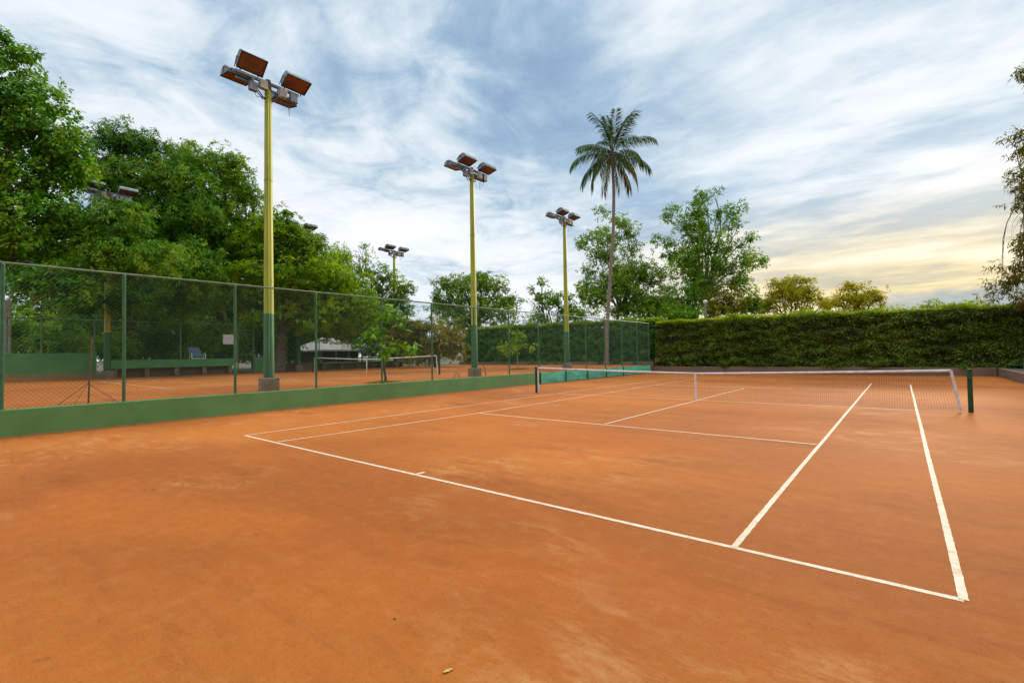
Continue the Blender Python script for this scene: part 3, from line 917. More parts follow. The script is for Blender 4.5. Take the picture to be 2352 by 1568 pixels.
# wire gate
gy0, gy1 = ypx(546), ypx(582)
gate = thing('wire_gate', 'narrow wire gate with pale frame and rails beside the white sign', 'gate', (XF, (gy0 + gy1) / 2, T))
mb = MB()
zt = at_x(560, 757, XF)[2]
for y in (gy0, gy1): mb.tube([(XF + 0.05, y, T), (XF + 0.05, y, zt)], 0.05, 8)
for z in (T + 0.12, T + 1.35, zt - 0.35, zt - 0.02): mb.tube([(XF + 0.05, gy0, z), (XF + 0.05, gy1, z)], 0.032, 8)
put('gate_frame', mb, M['rail'], gate)
put_me('wire_mesh', chain_mesh('y', gy0, gy1, XF + 0.09, T + 0.12, zt, 0.12, 0.0025), 4, M['wire'], gate)
# sign
a = at_x(512.5, 768, XF + 0.15); b = at_x(536.5, 790.5, XF + 0.15)
mb = MB(); mb.box(XF + 0.12, XF + 0.15, a[1], b[1], b[2], a[2], 0.004)
tag(mb.build('sign_board', M['sign']), 'plain white square sign board hung on the far fence beside the gate', 'sign')
# lounge chair
cy = ypx(455); ct = 1.66
ch = thing('lounge_chair', 'white framed lounge chair with grey blue sling standing behind the long bench', 'chair', (XF + -0.25, cy, ct))
mb = MB()
vs = [(-0.42, -0.55, 0.95), (-0.42, 0.30, 0.95), (-0.10, 0.42, 0.22), (-0.10, -0.40, 0.22)]
vs2 = [(x + 0.03, y, z - 0.015) for x, y, z in vs]
mb.add(vs + vs2, [(0, 1, 2, 3), (7, 6, 5, 4), (0, 4, 5, 1), (1, 5, 6, 2), (2, 6, 7, 3), (3, 7, 4, 0)])
mb.build('backrest', M['blue_cloth'], ch)
mb = MB(); mb.box(-0.1, 0.22, -0.38, 0.5, 0.19, 0.22); mb.build('seat', M['blue_cloth'], ch)
mb = MB()
for y in (-0.42, 0.55):
    mb.tube([(0.24, y, 0.0), (0.24, y, 0.40), (0.10, y, 0.46), (-0.2, y, 0.44)], 0.03, 7)
    mb.tube([(-0.2, y, 0.44), (-0.25, y, 0.0)], 0.03, 7)
mb.tube([(0.24, -0.42, 0.05), (0.24, 0.55, 0.05)], 0.03, 7)
mb.build('frame', M['white'], ch)
ch.scale = (0.85, 0.85, 0.85)
# house behind
hp = at_x(790, 803, -36.4)
hx, hy, hz = -39.5, hp[1], hp[2]
house = thing('house', 'small house with pale hipped roof half hidden by foliage behind the distant net', 'house', (hx, hy, T))
hw = 2.5
mb = MB(); mb.box(-2.4, 2.4, -hw + 0.5, hw - 0.5, -0.1, hz - T - 0.1)
mb.build('wall', M['timber'], house)
mb = MB(); ze = hz - T; za = at_x(800, 776, -39.5)[2] - T
vs = [(-3.1, -hw, ze), (3.1, -hw, ze), (3.1, hw, ze), (-3.1, hw, ze), (0, -0.5, za), (0, 0.5, za)]
vs += [(x, y, z - 0.14) for x, y, z in vs[:4]]
mb.add(vs, [(0, 1, 4), (1, 2, 5, 4), (2, 3, 5), (3, 0, 4, 5), (0, 6, 7, 1), (1, 7, 8, 2), (2, 8, 9, 3), (3, 9, 6, 0), (9, 8, 7, 6)])
mb.build('roof', M['roof'], house)
for y in (-hw + 0.3, -0.7, 0.7, hw - 0.3):
    mb = MB(); mb.box(2.75, 2.9, y - 0.07, y + 0.07, -0.05, ze - 0.14); mb.build('porch_post', M['rail'], house)

# ------------------------------------------------------------------ small things near the fence
b = at_ground(203, 926, T)
st = thing('tripod_stand', 'thin rusty brown pole on a splayed tripod base behind the fence', 'stand', tuple(b))
mb = MB(); mb.tube([(0, 0, -0.02), (0.02, 0.02, 0.9), (0.05, 0.05, 1.66)], [0.020, 0.018, 0.015], 8); mb.build('pole', M['dark_metal'], st)
for an in (R(55), R(-125), R(-35)):
    mb = MB(); mb.tube([(0, 0, 0.5), (math.cos(an) * 0.62, math.sin(an) * 0.62, 0.0)], 0.007, 6); mb.build('leg', M['dark_metal'], st)
for (x0, x1, yb, yt, label) in [(1042, 1055.5, 868, 857, 'small dark wire hoop arching from the ground left of the middle pole')]:
    a = at_x(x0, yb, -10.3); c = at_x(x1, yb, -10.3); tp = at_x((x0 + x1) / 2, yt, -10.3)
    mb = MB(); pts = []
    for i in range(13):
        an = math.pi * i / 12
        pts.append((-10.3, (a[1] + c[1]) / 2 - math.cos(an) * (c[1] - a[1]) / 2, T - 0.05 + math.sin(an) * (tp[2] - T + 0.05)))
    mb.tube(pts, 0.016, 7)
    tag(mb.build('wire_hoop', M['dark_metal']), label, 'hoop', 'dark bent bars by the middle pole')
mb = MB(); q = [at_x(x, y, -10.3) for x, y in ((1102, 834), (1109, 837), (1113, 846), (1117, 864))]
q[-1][2] = T - 0.03
mb.tube(q, 0.018, 7)
tag(mb.build('bent_bar', M['dark_metal']), 'dark bent bar leaning out of the ground right of the middle pole', 'bar', 'dark bent bars by the middle pole')

# lamp on a post behind the hedge
lp = at_y(1621, 742, 21.8)
lpr = thing('post_lamp', 'small white lamp on a pale post rising above the hedge', 'lamp', (lp[0], 21.8, 0.44))
zt = at_y(1621, 690, 21.8)[2] - 0.44
mb = MB(); mb.tube([(0, 0, -0.1), (0, 0, zt - 0.25)], 0.08, 8); mb.build('post', M['pale_bark'], lpr)
mb = MB(); mb.tube([(0, 0, zt - 0.24), (0, 0, zt - 0.12), (0, 0, zt - 0.02), (0, 0, zt + 0.04)], [0.10, 0.16, 0.16, 0.06], 10); mb.build('lamp_head', M['white'], lpr)

# cable along the hedge top, low rail and post at the right
mb = MB()
pts = [at_y(x, y, 19.96) for x, y in ((1760, 722), (1950, 716), (2080, 712), (2200, 708), (2340, 702))]
mb.tube(pts, 0.009, 6)
tag(mb.build('tension_cable', M['rail']), 'thin green cable strung along the front top edge of the dark hedge', 'cable')
rl = thing('low_rail', 'low dark green rail on stubs at the right end of the hedge foot', 'rail', (10.6, 19.5, 0.42))
mb = MB(); mb.tube([(-1.0, 0.3, 0.17), (1.8, -0.1, 0.20)], 0.05, 8); mb.build('bar', M['netpost'], rl)
for xx, yy in ((-0.8, 0.27), (0.5, 0.09), (1.6, -0.07)):
    mb = MB(); mb.tube([(xx, yy, -0.05), (xx, yy, 0.15)], 0.03, 8); mb.build('stub', M['netpost'], rl)

# ------------------------------------------------------------------ hedges
def hedge(name, label, x0, x1, y0, y1, z0, z1f, leaf, dens, seed, sprout_h=0.35):
    root = thing(name, label, 'hedge', ((x0 + x1) / 2, y0, z0))
    o0 = np.array([(x0 + x1) / 2, y0, z0])
    # woody core with a bumpy face
    nx = int((x1 - x0) / 0.35); zt = z1f((x0 + x1) / 2)
    mb = MB(); vs = []; prof = [(0.16, 0), (0.20, 0.45), (0.18, 0.85), (0.30, 1.0), (y1 - y0 - 0.3, 1.0), (y1 - y0 - 0.15, 0.5), (y1 - y0 - 0.15, 0)]
    for i in range(nx + 1):
        x = x0 + 0.1 + (x1 - x0 - 0.2) * i / nx
        for dy, f in prof:
            vs.append((x - o0[0], dy + rng.normal() * 0.05, -0.05 + f * (z1f(x) - z0 - 0.28) + (rng.normal() * 0.04 if f > 0 else 0)))
    k = len(prof)
    mb.add(vs, [(i * k + j, (i + 1) * k + j, (i + 1) * k + j + 1, i * k + j + 1) for i in range(nx) for j in range(k - 1)])
    mb.add(vs[:k], [tuple(range(k))]); mb.add(vs[-k:], [tuple(reversed(range(k)))])
    mb.build('branches', M['hedge_core'], root)
    # face leaves
    def face(n):
        x = x0 + rng.random(n) * (x1 - x0)
        zt = np.array([z1f(v) for v in x])
        z = z0 + rng.random(n) ** 0.95 * (zt - z0)
        P = np.stack([x, np.full(n, y0), z], 1)
        bulge = 0.13 * lump(P * np.array([1, 1, 1.3]), 1.5, seed) + 0.13 * lump(P, 0.55, seed + 3)
        P[:, 1] = y0 + 0.05 - bulge + rng.normal(size=n) * 0.06
        # the face leans back a little towards the top
        P[:, 1] += 0.12 * ((z - z0) / (zt - z0)) ** 3
        hole = lump(P, 0.8, seed + 9) + rng.normal(size=n) * 0.5
        keep = hole > -1.1
        A = unit(np.array([0, -1.0, 0.45]) + rng.normal(size=(n, 3)) * 0.45)
        t = 0.42 + 0.12 * lump(P, 2.6, seed + 1) + 0.14 * lump(P, 0.7, seed + 2)
        return P[keep], A[keep], t[keep]
    area = (x1 - x0) * (zt - z0)
    P, A, t = face(int(area * dens))
    V, tt = leaves(P, A, 5, 0.145, 0.078, 0.35, tint=t, tvar=0.26)
    n = int((x1 - x0) * (y1 - y0) * dens * 0.8)
    x = x0 + rng.random(n) * (x1 - x0)
    P = np.stack([x, y0 + 0.1 + rng.random(n) * (y1 - y0 - 0.1), np.array([z1f(v) for v in x]) - 0.05], 1)
    P[:, 2] += 0.10 * lump(P, 1.5, seed + 4) + rng.normal(size=n) * 0.05 - 0.12 * np.exp(-(P[:, 1] - y0) / 0.15)
    A = unit(np.array([0, 0, 1.0]) + rng.normal(size=(n, 3)) * 0.4)
    V2, t2 = leaves(P, A, 5, 0.105, 0.058, 0.1, tint=np.full(n, 0.6), tvar=0.2)
    put_me('foliage', np.concatenate([V, V2]), 4, LEAF[leaf], root, np.concatenate([tt, t2]))
    # young shoots standing up along the top
    n = int((x1 - x0) * 380)
    x = x0 + rng.random(n) * (x1 - x0)
    y = y0 + 0.02 + rng.random(n) ** 1.3 * (y1 - y0)
    hh = np.minimum(np.abs(rng.normal(size=n)), 1.6) * 1.1 * sprout_h * (0.75 + 0.45 * lump(np.stack([x, y, x * 0], 1), 2.2, seed + 6))
    P = np.stack([x, y, np.array([z1f(v) for v in x]) - 0.02 + np.clip(hh, -0.05, 0.9)], 1)
    A = unit(np.array([0, 0, 1.0]) + rng.normal(size=(n, 3)) * 0.55)
    V3, t3 = leaves(P, A, 5, 0.125, 0.06, -0.1, tint=0.5 + 0.2 * lump(P, 1.2, seed + 8), tvar=0.2)
    put_me('young_shoots', V3, 4, LEAF['sprout'], root, t3)
    return root

M['hedge_core'] = painted('hedge twigs', (0.028, 0.022, 0.012, 1), (0.016, 0.018, 0.008, 1), 1.0, 4, ((0.05, 0.045, 0.02, 1), 0.6))
hedge('hedge', 'long dark clipped hedge with yellow green shoots on top beyond the net', -9.72, 12.5, 20.26, 21.7, 0.44, lambda x: 3.82 - 0.012 * (x + 9.7), 'hedge', 400, 3, 0.22)
hedge('hedge', 'greener clipped hedge behind the neighbouring court seen through the chain link fence', -31.5, -9.74, 20.52, 21.9, 0.55, lambda x: 4.30 - 0.012 * (x + 31.5), 'hedge_green', 330, 17, 0.18)

# ------------------------------------------------------------------ coconut palm
pb = at_ground(1393, 838, T)
palm = thing('coconut_palm', 'tall slender coconut palm leaning right in front of the hedge corner', 'palm', tuple(pb))
depth = float(np.dot(pb - CAM, FWD))
path = [at_depth(x, y, depth) - pb for x, y in ((1393, 838), (1394, 760), (1398, 690), (1404, 600), (1409, 520), (1410, 440), (1406, 356))]
path[0][2] = -0.08
mb = MB()
fine = []
for i in range(len(path) - 1):
    for k in range(5):
        fine.append(path[i] * (1 - k / 5) + path[i + 1] * (k / 5))
fine.append(path[-1])
rr = [0.22 - 0.065 * min(1, i / 5) - 0.04 * (i / len(fine)) + 0.008 * (i % 2) for i in range(len(fine))]
mb.tube(fine, rr, 12, smooth=False)
mb.build('trunk', M['palm_bark'], palm)
top = path[-1]
mb = MB(); mb.tube([top + np.array([0, 0, -0.5]), top, top + np.array([0, 0, 0.7])], [0.13, 0.22, 0.07], 10); mb.build('crownshaft', M['palm_bark'], palm)
fr = []                                                 # (azimuth in the picture plane, elevation, length, age)
pal = np.random.default_rng(5)
for i in range(30):
    age = i / 29
    az = i * 2.39996 + pal.normal() * 0.15
    el = R(88 - 128 * age ** 0.95) + pal.normal() * 0.13
    fr.append((az, el, 3.1 + 0.7 * pal.random() - 0.1 * (age > 0.75), age))
for az, el, L, age in fr:
    hd = RH * math.cos(az) + FH * math.sin(az)
    n = 30
    p = top + np.array([0, 0, 0.35 - 0.3 * age]) + hd * 0.08
    e = el
    pts = [p.copy()]; dirs = []
    bend = (0.95 + 0.7 * pal.random()) * (0.45 + 0.55 * max(0.0, math.cos(el)))
    for k in range(n):
        d = hd * math.cos(e) + np.array([0, 0, 1]) * math.sin(e)
        p = p + d * (L / n)
        e -= bend / n * (0.3 + 1.4 * k / n)
        e = max(e, R(-84))
        pts.append(p.copy()); dirs.append(d)
    P0 = np.array(pts[:-1]); P1 = np.array(pts[1:])
    V = wires(P0, P1, np.linspace(0.030, 0.006, n))
    tt = np.full(len(V) // 4, 0.75 + 0.2 * (age > 0.85))
    sid = np.cross(hd, np.array([0, 0, 1.0]))
    LV = []; LT = []
    for k in range(5, n):
        t = k / n
        for sub in (0, 0.36, 0.7):
            q = pts[k] + (pts[k + 1] - pts[k]) * sub
            ln = 1.02 * (math.sin(math.pi * (0.10 + 0.78 * t)) ** 0.6) * (0.75 + 0.4 * pal.random())
            for sg in (-1, 1):
                out = unit(sid * sg * (0.55 + 0.12 * pal.normal()) + dirs[k] * 0.72 + np.array([0, 0, -1.0]) * (0.12 + 0.55 * age + 0.35 * pal.random()))
                tip = q + out * ln + np.array([0, 0, -1]) * ln * (0.18 + 0.26 * age)
                mid = q + out * ln * 0.5
                wv = unit(np.cross(out, np.array([0, 0, 1.0]) + 0.5 * sid * sg)) * 0.025
                LV += [q, mid + wv, tip, mid - wv]
                LT.append(np.clip(0.42 + 0.18 * pal.normal() + (0.5 if age > 0.88 and pal.random() < 0.6 else 0.0) + 0.14 * age, 0, 1))
    V = np.concatenate([V, np.array(LV)])
    mesh_obj('frond', np_mesh('frond', V, 4, np.concatenate([tt, LT])), LEAF['palm'], palm)

# ------------------------------------------------------------------ trees
def gz(x, d, z):
    p = at_depth(x, 800, d); return (p[0], p[1], z)

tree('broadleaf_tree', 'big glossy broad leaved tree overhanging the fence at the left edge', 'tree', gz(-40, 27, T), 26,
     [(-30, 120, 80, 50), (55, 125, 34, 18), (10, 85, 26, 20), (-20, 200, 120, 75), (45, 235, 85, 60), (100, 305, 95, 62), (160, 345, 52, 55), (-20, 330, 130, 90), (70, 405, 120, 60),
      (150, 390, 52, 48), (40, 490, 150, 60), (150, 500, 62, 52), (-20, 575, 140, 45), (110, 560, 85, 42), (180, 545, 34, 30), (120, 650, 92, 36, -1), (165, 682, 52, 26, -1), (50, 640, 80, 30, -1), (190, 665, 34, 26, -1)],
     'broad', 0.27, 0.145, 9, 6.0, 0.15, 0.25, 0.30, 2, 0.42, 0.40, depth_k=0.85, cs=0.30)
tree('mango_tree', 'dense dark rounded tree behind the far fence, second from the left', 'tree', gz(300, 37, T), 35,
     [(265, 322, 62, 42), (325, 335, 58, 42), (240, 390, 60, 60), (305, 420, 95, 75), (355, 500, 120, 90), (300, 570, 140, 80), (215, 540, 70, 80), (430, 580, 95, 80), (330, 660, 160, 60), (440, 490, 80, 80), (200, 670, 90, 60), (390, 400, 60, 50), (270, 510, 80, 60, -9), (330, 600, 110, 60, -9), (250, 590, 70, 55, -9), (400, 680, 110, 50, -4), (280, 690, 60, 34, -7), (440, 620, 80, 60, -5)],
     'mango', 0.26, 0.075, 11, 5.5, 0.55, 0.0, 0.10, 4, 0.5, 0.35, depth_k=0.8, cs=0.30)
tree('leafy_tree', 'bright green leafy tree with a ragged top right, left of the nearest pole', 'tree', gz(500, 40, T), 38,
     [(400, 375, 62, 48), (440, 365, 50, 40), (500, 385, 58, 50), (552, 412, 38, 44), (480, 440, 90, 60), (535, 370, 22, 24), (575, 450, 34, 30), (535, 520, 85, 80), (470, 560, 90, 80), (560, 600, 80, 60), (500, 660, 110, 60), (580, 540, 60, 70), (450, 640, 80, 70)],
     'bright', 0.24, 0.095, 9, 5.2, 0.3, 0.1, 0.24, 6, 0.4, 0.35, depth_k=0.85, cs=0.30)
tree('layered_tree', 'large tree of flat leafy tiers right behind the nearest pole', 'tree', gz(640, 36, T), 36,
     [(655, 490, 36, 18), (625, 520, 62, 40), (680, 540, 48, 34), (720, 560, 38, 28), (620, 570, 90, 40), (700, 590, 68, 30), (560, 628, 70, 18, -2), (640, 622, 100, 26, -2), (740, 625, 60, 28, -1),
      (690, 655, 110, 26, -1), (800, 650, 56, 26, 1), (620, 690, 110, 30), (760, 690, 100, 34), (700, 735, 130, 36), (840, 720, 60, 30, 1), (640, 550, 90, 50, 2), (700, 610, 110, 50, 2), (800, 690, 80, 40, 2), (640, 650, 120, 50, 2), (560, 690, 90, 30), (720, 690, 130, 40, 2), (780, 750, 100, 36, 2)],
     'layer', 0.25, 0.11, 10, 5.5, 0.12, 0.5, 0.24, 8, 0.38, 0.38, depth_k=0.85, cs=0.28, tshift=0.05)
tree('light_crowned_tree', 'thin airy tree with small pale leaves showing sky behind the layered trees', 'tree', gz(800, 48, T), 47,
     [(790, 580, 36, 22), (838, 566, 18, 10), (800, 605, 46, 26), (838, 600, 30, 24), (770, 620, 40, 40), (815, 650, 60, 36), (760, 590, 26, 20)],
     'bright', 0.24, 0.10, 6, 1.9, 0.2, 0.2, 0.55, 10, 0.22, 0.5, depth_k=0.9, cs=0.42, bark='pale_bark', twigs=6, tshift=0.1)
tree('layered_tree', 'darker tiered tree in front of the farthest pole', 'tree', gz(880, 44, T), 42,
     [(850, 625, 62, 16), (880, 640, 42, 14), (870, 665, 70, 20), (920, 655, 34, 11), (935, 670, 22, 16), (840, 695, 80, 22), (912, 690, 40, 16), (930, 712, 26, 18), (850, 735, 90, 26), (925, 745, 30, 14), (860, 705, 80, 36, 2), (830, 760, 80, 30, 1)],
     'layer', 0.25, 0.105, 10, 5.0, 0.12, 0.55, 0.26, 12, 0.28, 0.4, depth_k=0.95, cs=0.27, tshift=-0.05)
# darker trees standing behind them
for i, (x, d, bl, lb) in enumerate([
        (150, 48, [(150, 640, 150, 80), (60, 600, 120, 90), (230, 700, 120, 60), (100, 740, 140, 60), (210, 775, 90, 50)], 'shadowed dense tree deep behind the big leaved tree at the left'),
        (420, 50, [(420, 660, 150, 80), (330, 730, 130, 70), (520, 720, 130, 80), (450, 590, 120, 60), (420, 785, 120, 40), (560, 785, 80, 44)], 'shadowed dense tree deep behind the long bench'),
        (680, 52, [(680, 700, 130, 60), (760, 740, 120, 56), (600, 750, 110, 60), (720, 640, 80, 40), (670, 790, 110, 36), (860, 770, 90, 46)], 'shadowed dense tree deep behind the flat tiered tree')]):
    tree('backing_tree', lb, 'tree', gz(x, d, T), d, bl, 'mango', 0.34, 0.12, 8, 4.5, 0.4, 0.0, 0.05, 30 + i, 0.4, 0.35, depth_k=0.6, cs=0.4, group='trees in the shade behind the left hand trees')
# undergrowth along the far side
under = [(40, 760, 80, 60, 38), (130, 780, 60, 42, 36), (190, 740, 50, 45, 40), (250, 790, 60, 36, 34), (330, 770, 70, 48, 37), (420, 760, 50, 60, 40), (500, 770, 60, 52, 37), (590, 760, 50, 60, 42), (650, 790, 40, 45, 38), (740, 775, 60, 40, 54), (690, 770, 40, 60, 50), (130, 805, 70, 26, 43), (320, 805, 70, 26, 43), (410, 805, 60, 26, 43), (490, 805, 60, 26, 43), (580, 800, 50, 30, 46), (880, 795, 70, 30, 48), (960, 805, 60, 24, 50)]
labs = ['dark undergrowth bush above the taller green wall at the left edge', 'yellow flecked bush above the taller green wall', 'shadowed bush left of the buried pole', 'low dark bush directly behind the foot of the buried pole',
        'dark bush behind the long bench under the big trees', 'deep shadowed bush behind the lounge chair', 'dark bush behind the white sign', 'bush behind the wire gate',
        'small bush right of the nearest pole foot', 'olive bush left of the pale roofed house', 'tall shadowed bush between the slim pole and the house', 'low dense bush above the tall green wall, in the shade', 'low dense bush over the left end of the long bench', 'low dense bush over the middle of the long bench', 'low dense bush over the bench, right of the lounge chair', 'low dense bush seen through the wire gate', 'low green bush right of the pale roofed house', 'low green bush under the brownish shrub']
for i, (x, y, rx, ry, d) in enumerate(under):
    tree('bush', labs[i], 'bush', gz(x, d, T), d, [(x, y, rx, ry), (x - rx * 0.5, y + ry * 0.4, rx * 0.7, ry * 0.6), (x + rx * 0.5, y + ry * 0.35, rx * 0.7, ry * 0.65)],
         'mango' if i % 3 else 'layer', 0.30, 0.11, 7, 4.0, 0.3, 0.1, 0.3, 40 + i, 0.10, 0.3, group='bushes under the left hand trees', depth_k=0.7, cs=0.32, nlimb=3, tshift=0.1 if i == 1 else -0.05)
# young trees on the neighbouring court
tree('young_tree', 'young big leaved tree with thin trunk in front of the distant net', 'tree', tuple(at_ground(884, 876, T)), 16.2,
     [(880, 720, 30, 26), (895, 760, 44, 26), (850, 775, 30, 18), (930, 790, 40, 18), (880, 800, 46, 16), (850, 812, 26, 10), (910, 745, 30, 30)],
     'broad', 0.30, 0.11, 7, 2.6, 0.45, 0.1, 0.42, 60, 0.045, 0.55, depth_k=0.8, cs=0.26, bark='bark', tshift=0.05)
tree('young_tree', 'small pale leaved sapling with a slim stem in front of the green hedge', 'tree', tuple(at_ground(1190, 846, T)), float(np.dot(at_ground(1190, 846, T) - CAM, FWD)),
     [(1185, 772, 20, 12), (1160, 795, 24, 10), (1212, 795, 24, 10), (1185, 800, 38, 11), (1190, 782, 18, 14)],
     'bright', 0.28, 0.12, 7, 3.2, 0.2, 0.2, 0.3, 61, 0.035, 0.6, depth_k=0.9, cs=0.28, bark='pale_bark', tshift=0.25)
tree('flowering_shrub', 'sprawling brownish dry shrub with yellow top at the end of the distant net', 'shrub', gz(1000, 42, T), 42,
     [(985, 752, 70, 24), (1040, 768, 36, 18), (960, 780, 50, 30), (1010, 790, 50, 26), (930, 765, 40, 34), (975, 815, 60, 22), (1045, 800, 34, 26)],
     'brown', 0.22, 0.08, 9, 5.5, 0.4, 0.0, 0.2, 62, 0.10, 0.3, depth_k=0.8, cs=0.25, twigs=6)
# trees behind the hedges
tree('round_tree', 'round dark green tree behind the hedge, crossed by the middle floodlight pole', 'tree', gz(1095, 56, 0.44), 55,
     [(1020, 655, 30, 26), (1060, 650, 36, 26), (1105, 645, 38, 26), (1140, 665, 36, 26), (1170, 685, 30, 22), (1080, 690, 80, 40), (1020, 700, 32, 40), (1150, 720, 50, 36), (1060, 735, 60, 30), (1100, 632, 16, 10), (1000, 690, 14, 24)],
     'far', 0.34, 0.13, 8, 4.6, 0.35, 0.0, 0.28, 20, 0.35, 0.4, depth_k=0.9, cs=0.38)
tree('spindly_tree', 'spindly bright tree with tufted upright branches left of the third pole', 'tree', gz(1270, 50, 0.44), 49,
     [(1245, 650, 11, 14), (1222, 665, 14, 11), (1240, 680, 22, 18), (1280, 690, 24, 24), (1262, 705, 40, 26), (1310, 690, 14, 20), (1300, 715, 30, 22), (1215, 690, 12, 9), (1240, 735, 40, 20), (1330, 725, 26, 24)],
     'bright', 0.34, 0.14, 7, 4.2, 0.15, 0.2, 0.34, 21, 0.2, 0.3, depth_k=0.9, cs=0.34)
tree('open_crowned_tree', 'tall open grey green tree right behind the palm trunk', 'tree', gz(1420, 56, 0.44), 54,
     [(1385, 495, 26, 24), (1420, 510, 34, 22), (1350, 548, 32, 24), (1395, 545, 42, 30), (1440, 535, 30, 26), (1380, 590, 40, 24), (1350, 632, 26, 28), (1440, 580, 40, 22), (1470, 560, 18, 12), (1420, 640, 50, 34), (1480, 620, 40, 28), (1370, 680, 40, 36),
      (1460, 680, 55, 36), (1500, 650, 36, 30), (1420, 715, 70, 26), (1335, 560, 14, 10), (1525, 625, 30, 18), (1400, 655, 66, 44), (1450, 630, 50, 44), (1500, 690, 54, 36), (1405, 590, 40, 40), (1345, 660, 26, 36), (1525, 685, 36, 36)],
     'far', 0.34, 0.12, 8, 3.4, 0.35, 0.0, 0.40, 22, 0.20, 0.35, depth_k=0.85, cs=0.40, bark='pale_bark', nlimb=16, twigs=4, tshift=0.06)
tree('open_crowned_tree', 'tallest airy tree with forked pale limbs right of the palm', 'tree', gz(1612, 60, 0.44), 58,
     [(1640, 440, 26, 14), (1610, 450, 26, 22), (1600, 480, 36, 26), (1545, 480, 18, 14), (1530, 500, 18, 14), (1580, 520, 40, 36), (1510, 545, 18, 14), (1535, 560, 40, 22), (1560, 590, 44, 26), (1610, 560, 40, 40), (1650, 490, 20, 20),
      (1690, 480, 30, 20), (1680, 515, 26, 24), (1660, 560, 34, 30), (1700, 560, 22, 18), (1725, 545, 16, 16), (1720, 590, 32, 20), (1745, 600, 22, 16), (1690, 610, 40, 24), (1650, 620, 30, 30), (1700, 640, 26, 20), (1590, 630, 30, 24), (1520, 585, 16, 12), (1580, 600, 56, 36), (1640, 590, 44, 44), (1600, 655, 54, 34), (1690, 650, 36, 34), (1655, 690, 54, 34), (1612, 520, 36, 36)],
     'bright', 0.36, 0.14, 8, 3.2, 0.3, 0.1, 0.42, 23, 0.20, 0.42, depth_k=0.85, cs=0.42, bark='pale_bark', nlimb=29, twigs=3, tshift=-0.12)
bb = [(1480, 700, 60, 30, 54, 'far', 'low bush above the hedge below the grey green tree'), (1570, 690, 50, 40, 56, 'mango', 'dark bush above the hedge, left of the white lamp'), (1560, 720, 50, 24, 50, 'bright', 'bright low bush directly above the hedge corner'),
      (1660, 690, 46, 46, 57, 'brown', 'brownish dark bush right of the white lamp'), (1720, 690, 30, 36, 58, 'layer', 'green bush under the drooping right limbs of the tallest tree'), (1610, 650, 36, 50, 62, 'mango', 'shadowed bush behind the forked pale limbs')]
for i, (x, y, rx, ry, d, lf, lb) in enumerate(bb):
    tree('bush', lb, 'bush', gz(x, d, 0.44), d, [(x, y, rx, ry), (x - rx * 0.45, y + ry * 0.4, rx * 0.6, ry * 0.5), (x + rx * 0.45, y + ry * 0.3, rx * 0.6, ry * 0.6)],
         lf, 0.36, 0.14, 7, 3.6, 0.3, 0.1, 0.3, 70 + i, 0.10, 0.3, group='bushes behind the hedge', depth_k=0.7, cs=0.38, nlimb=3)
tree('golden_tree', 'rounded golden green tree behind the hedge, left of the two', 'tree', gz(1820, 62, 0.44), 60,
     [(1800, 655, 34, 22), (1840, 650, 30, 20), (1862, 675, 24, 22), (1820, 680, 60, 22), (1770, 682, 28, 22), (1745, 700, 24, 20), (1890, 695, 24, 14), (1810, 705, 80, 18), (1820, 665, 60, 34), (1760, 700, 50, 20)],
     'yellow', 0.34, 0.14, 8, 4.6, 0.2, 0.1, 0.52, 24, 0.22, 0.4, depth_k=0.9, cs=0.38)
tree('golden_tree', 'smaller golden brown tufted tree behind the hedge, right of the two', 'tree', gz(1980, 58, 0.44), 57,
     [(1945, 652, 11, 14), (1960, 668, 30, 16), (1995, 662, 20, 18), (2012, 680, 22, 16), (1970, 690, 40, 18), (2025, 698, 18, 12), (1930, 690, 18, 18), (1985, 706, 60, 14), (1905, 698, 22, 14), (1978, 680, 46, 26)],
     'yellow', 0.34, 0.14, 8, 4.6, 0.2, 0.1, 0.52, 25, 0.2, 0.4, depth_k=0.9, cs=0.36, tshift=0.15)
for i, (x, y, rx, ry, lb) in enumerate([(2140, 703, 40, 14, 'low tufted green bush peeping over the hedge below the dark cloud bank'), (2230, 700, 40, 14, 'light green bush over the hedge just left of the right hand tree'), (2060, 712, 34, 9, 'flat green bush over the hedge right of the golden trees')]):
    tree('bush', lb, 'bush', gz(x, 42, 0.44), 42, [(x, y, rx, ry), (x - rx * 0.5, y + 6, rx * 0.6, ry * 0.7), (x + rx * 0.5, y + 6, rx * 0.6, ry * 0.7)],
         'sprout', 0.2, 0.08, 7, 2.4, 0.0, 0.1, 0.3, 80 + i, 0.06, 0.3, group='bushes behind the hedge', depth_k=0.8, cs=0.28, nlimb=3)
# tree at the right edge
tree('olive_leaved_tree', 'olive tree with narrow drooping leaves reaching in at the right edge', 'tree', (10.15, 19.35, 0.42), 24.5,
     [(2352, 172, 26, 24), (2345, 318, 42, 26), (2360, 350, 36, 30), (2355, 400, 34, 40), (2335, 470, 56, 12), (2365, 440, 30, 40), (2362, 520, 26, 40), (2352, 560, 40, 46), (2325, 610, 50, 22), (2300, 648, 40, 14), (2310, 668, 50, 16), (2350, 640, 50, 50), (2300, 685, 44, 12), (2370, 690, 50, 40),
      (2450, 200, 60, 60), (2470, 330, 70, 70), (2480, 450, 80, 80), (2460, 580, 70, 70), (2520, 260, 80, 80), (2580, 400, 100, 100)],
     'dusk', 0.26, 0.06, 8, 2.6, 0.75, 0.0, 0.45, 27, 0.06, 0.6, depth_k=0.8, cs=0.26, nlimb=20, twigs=2)

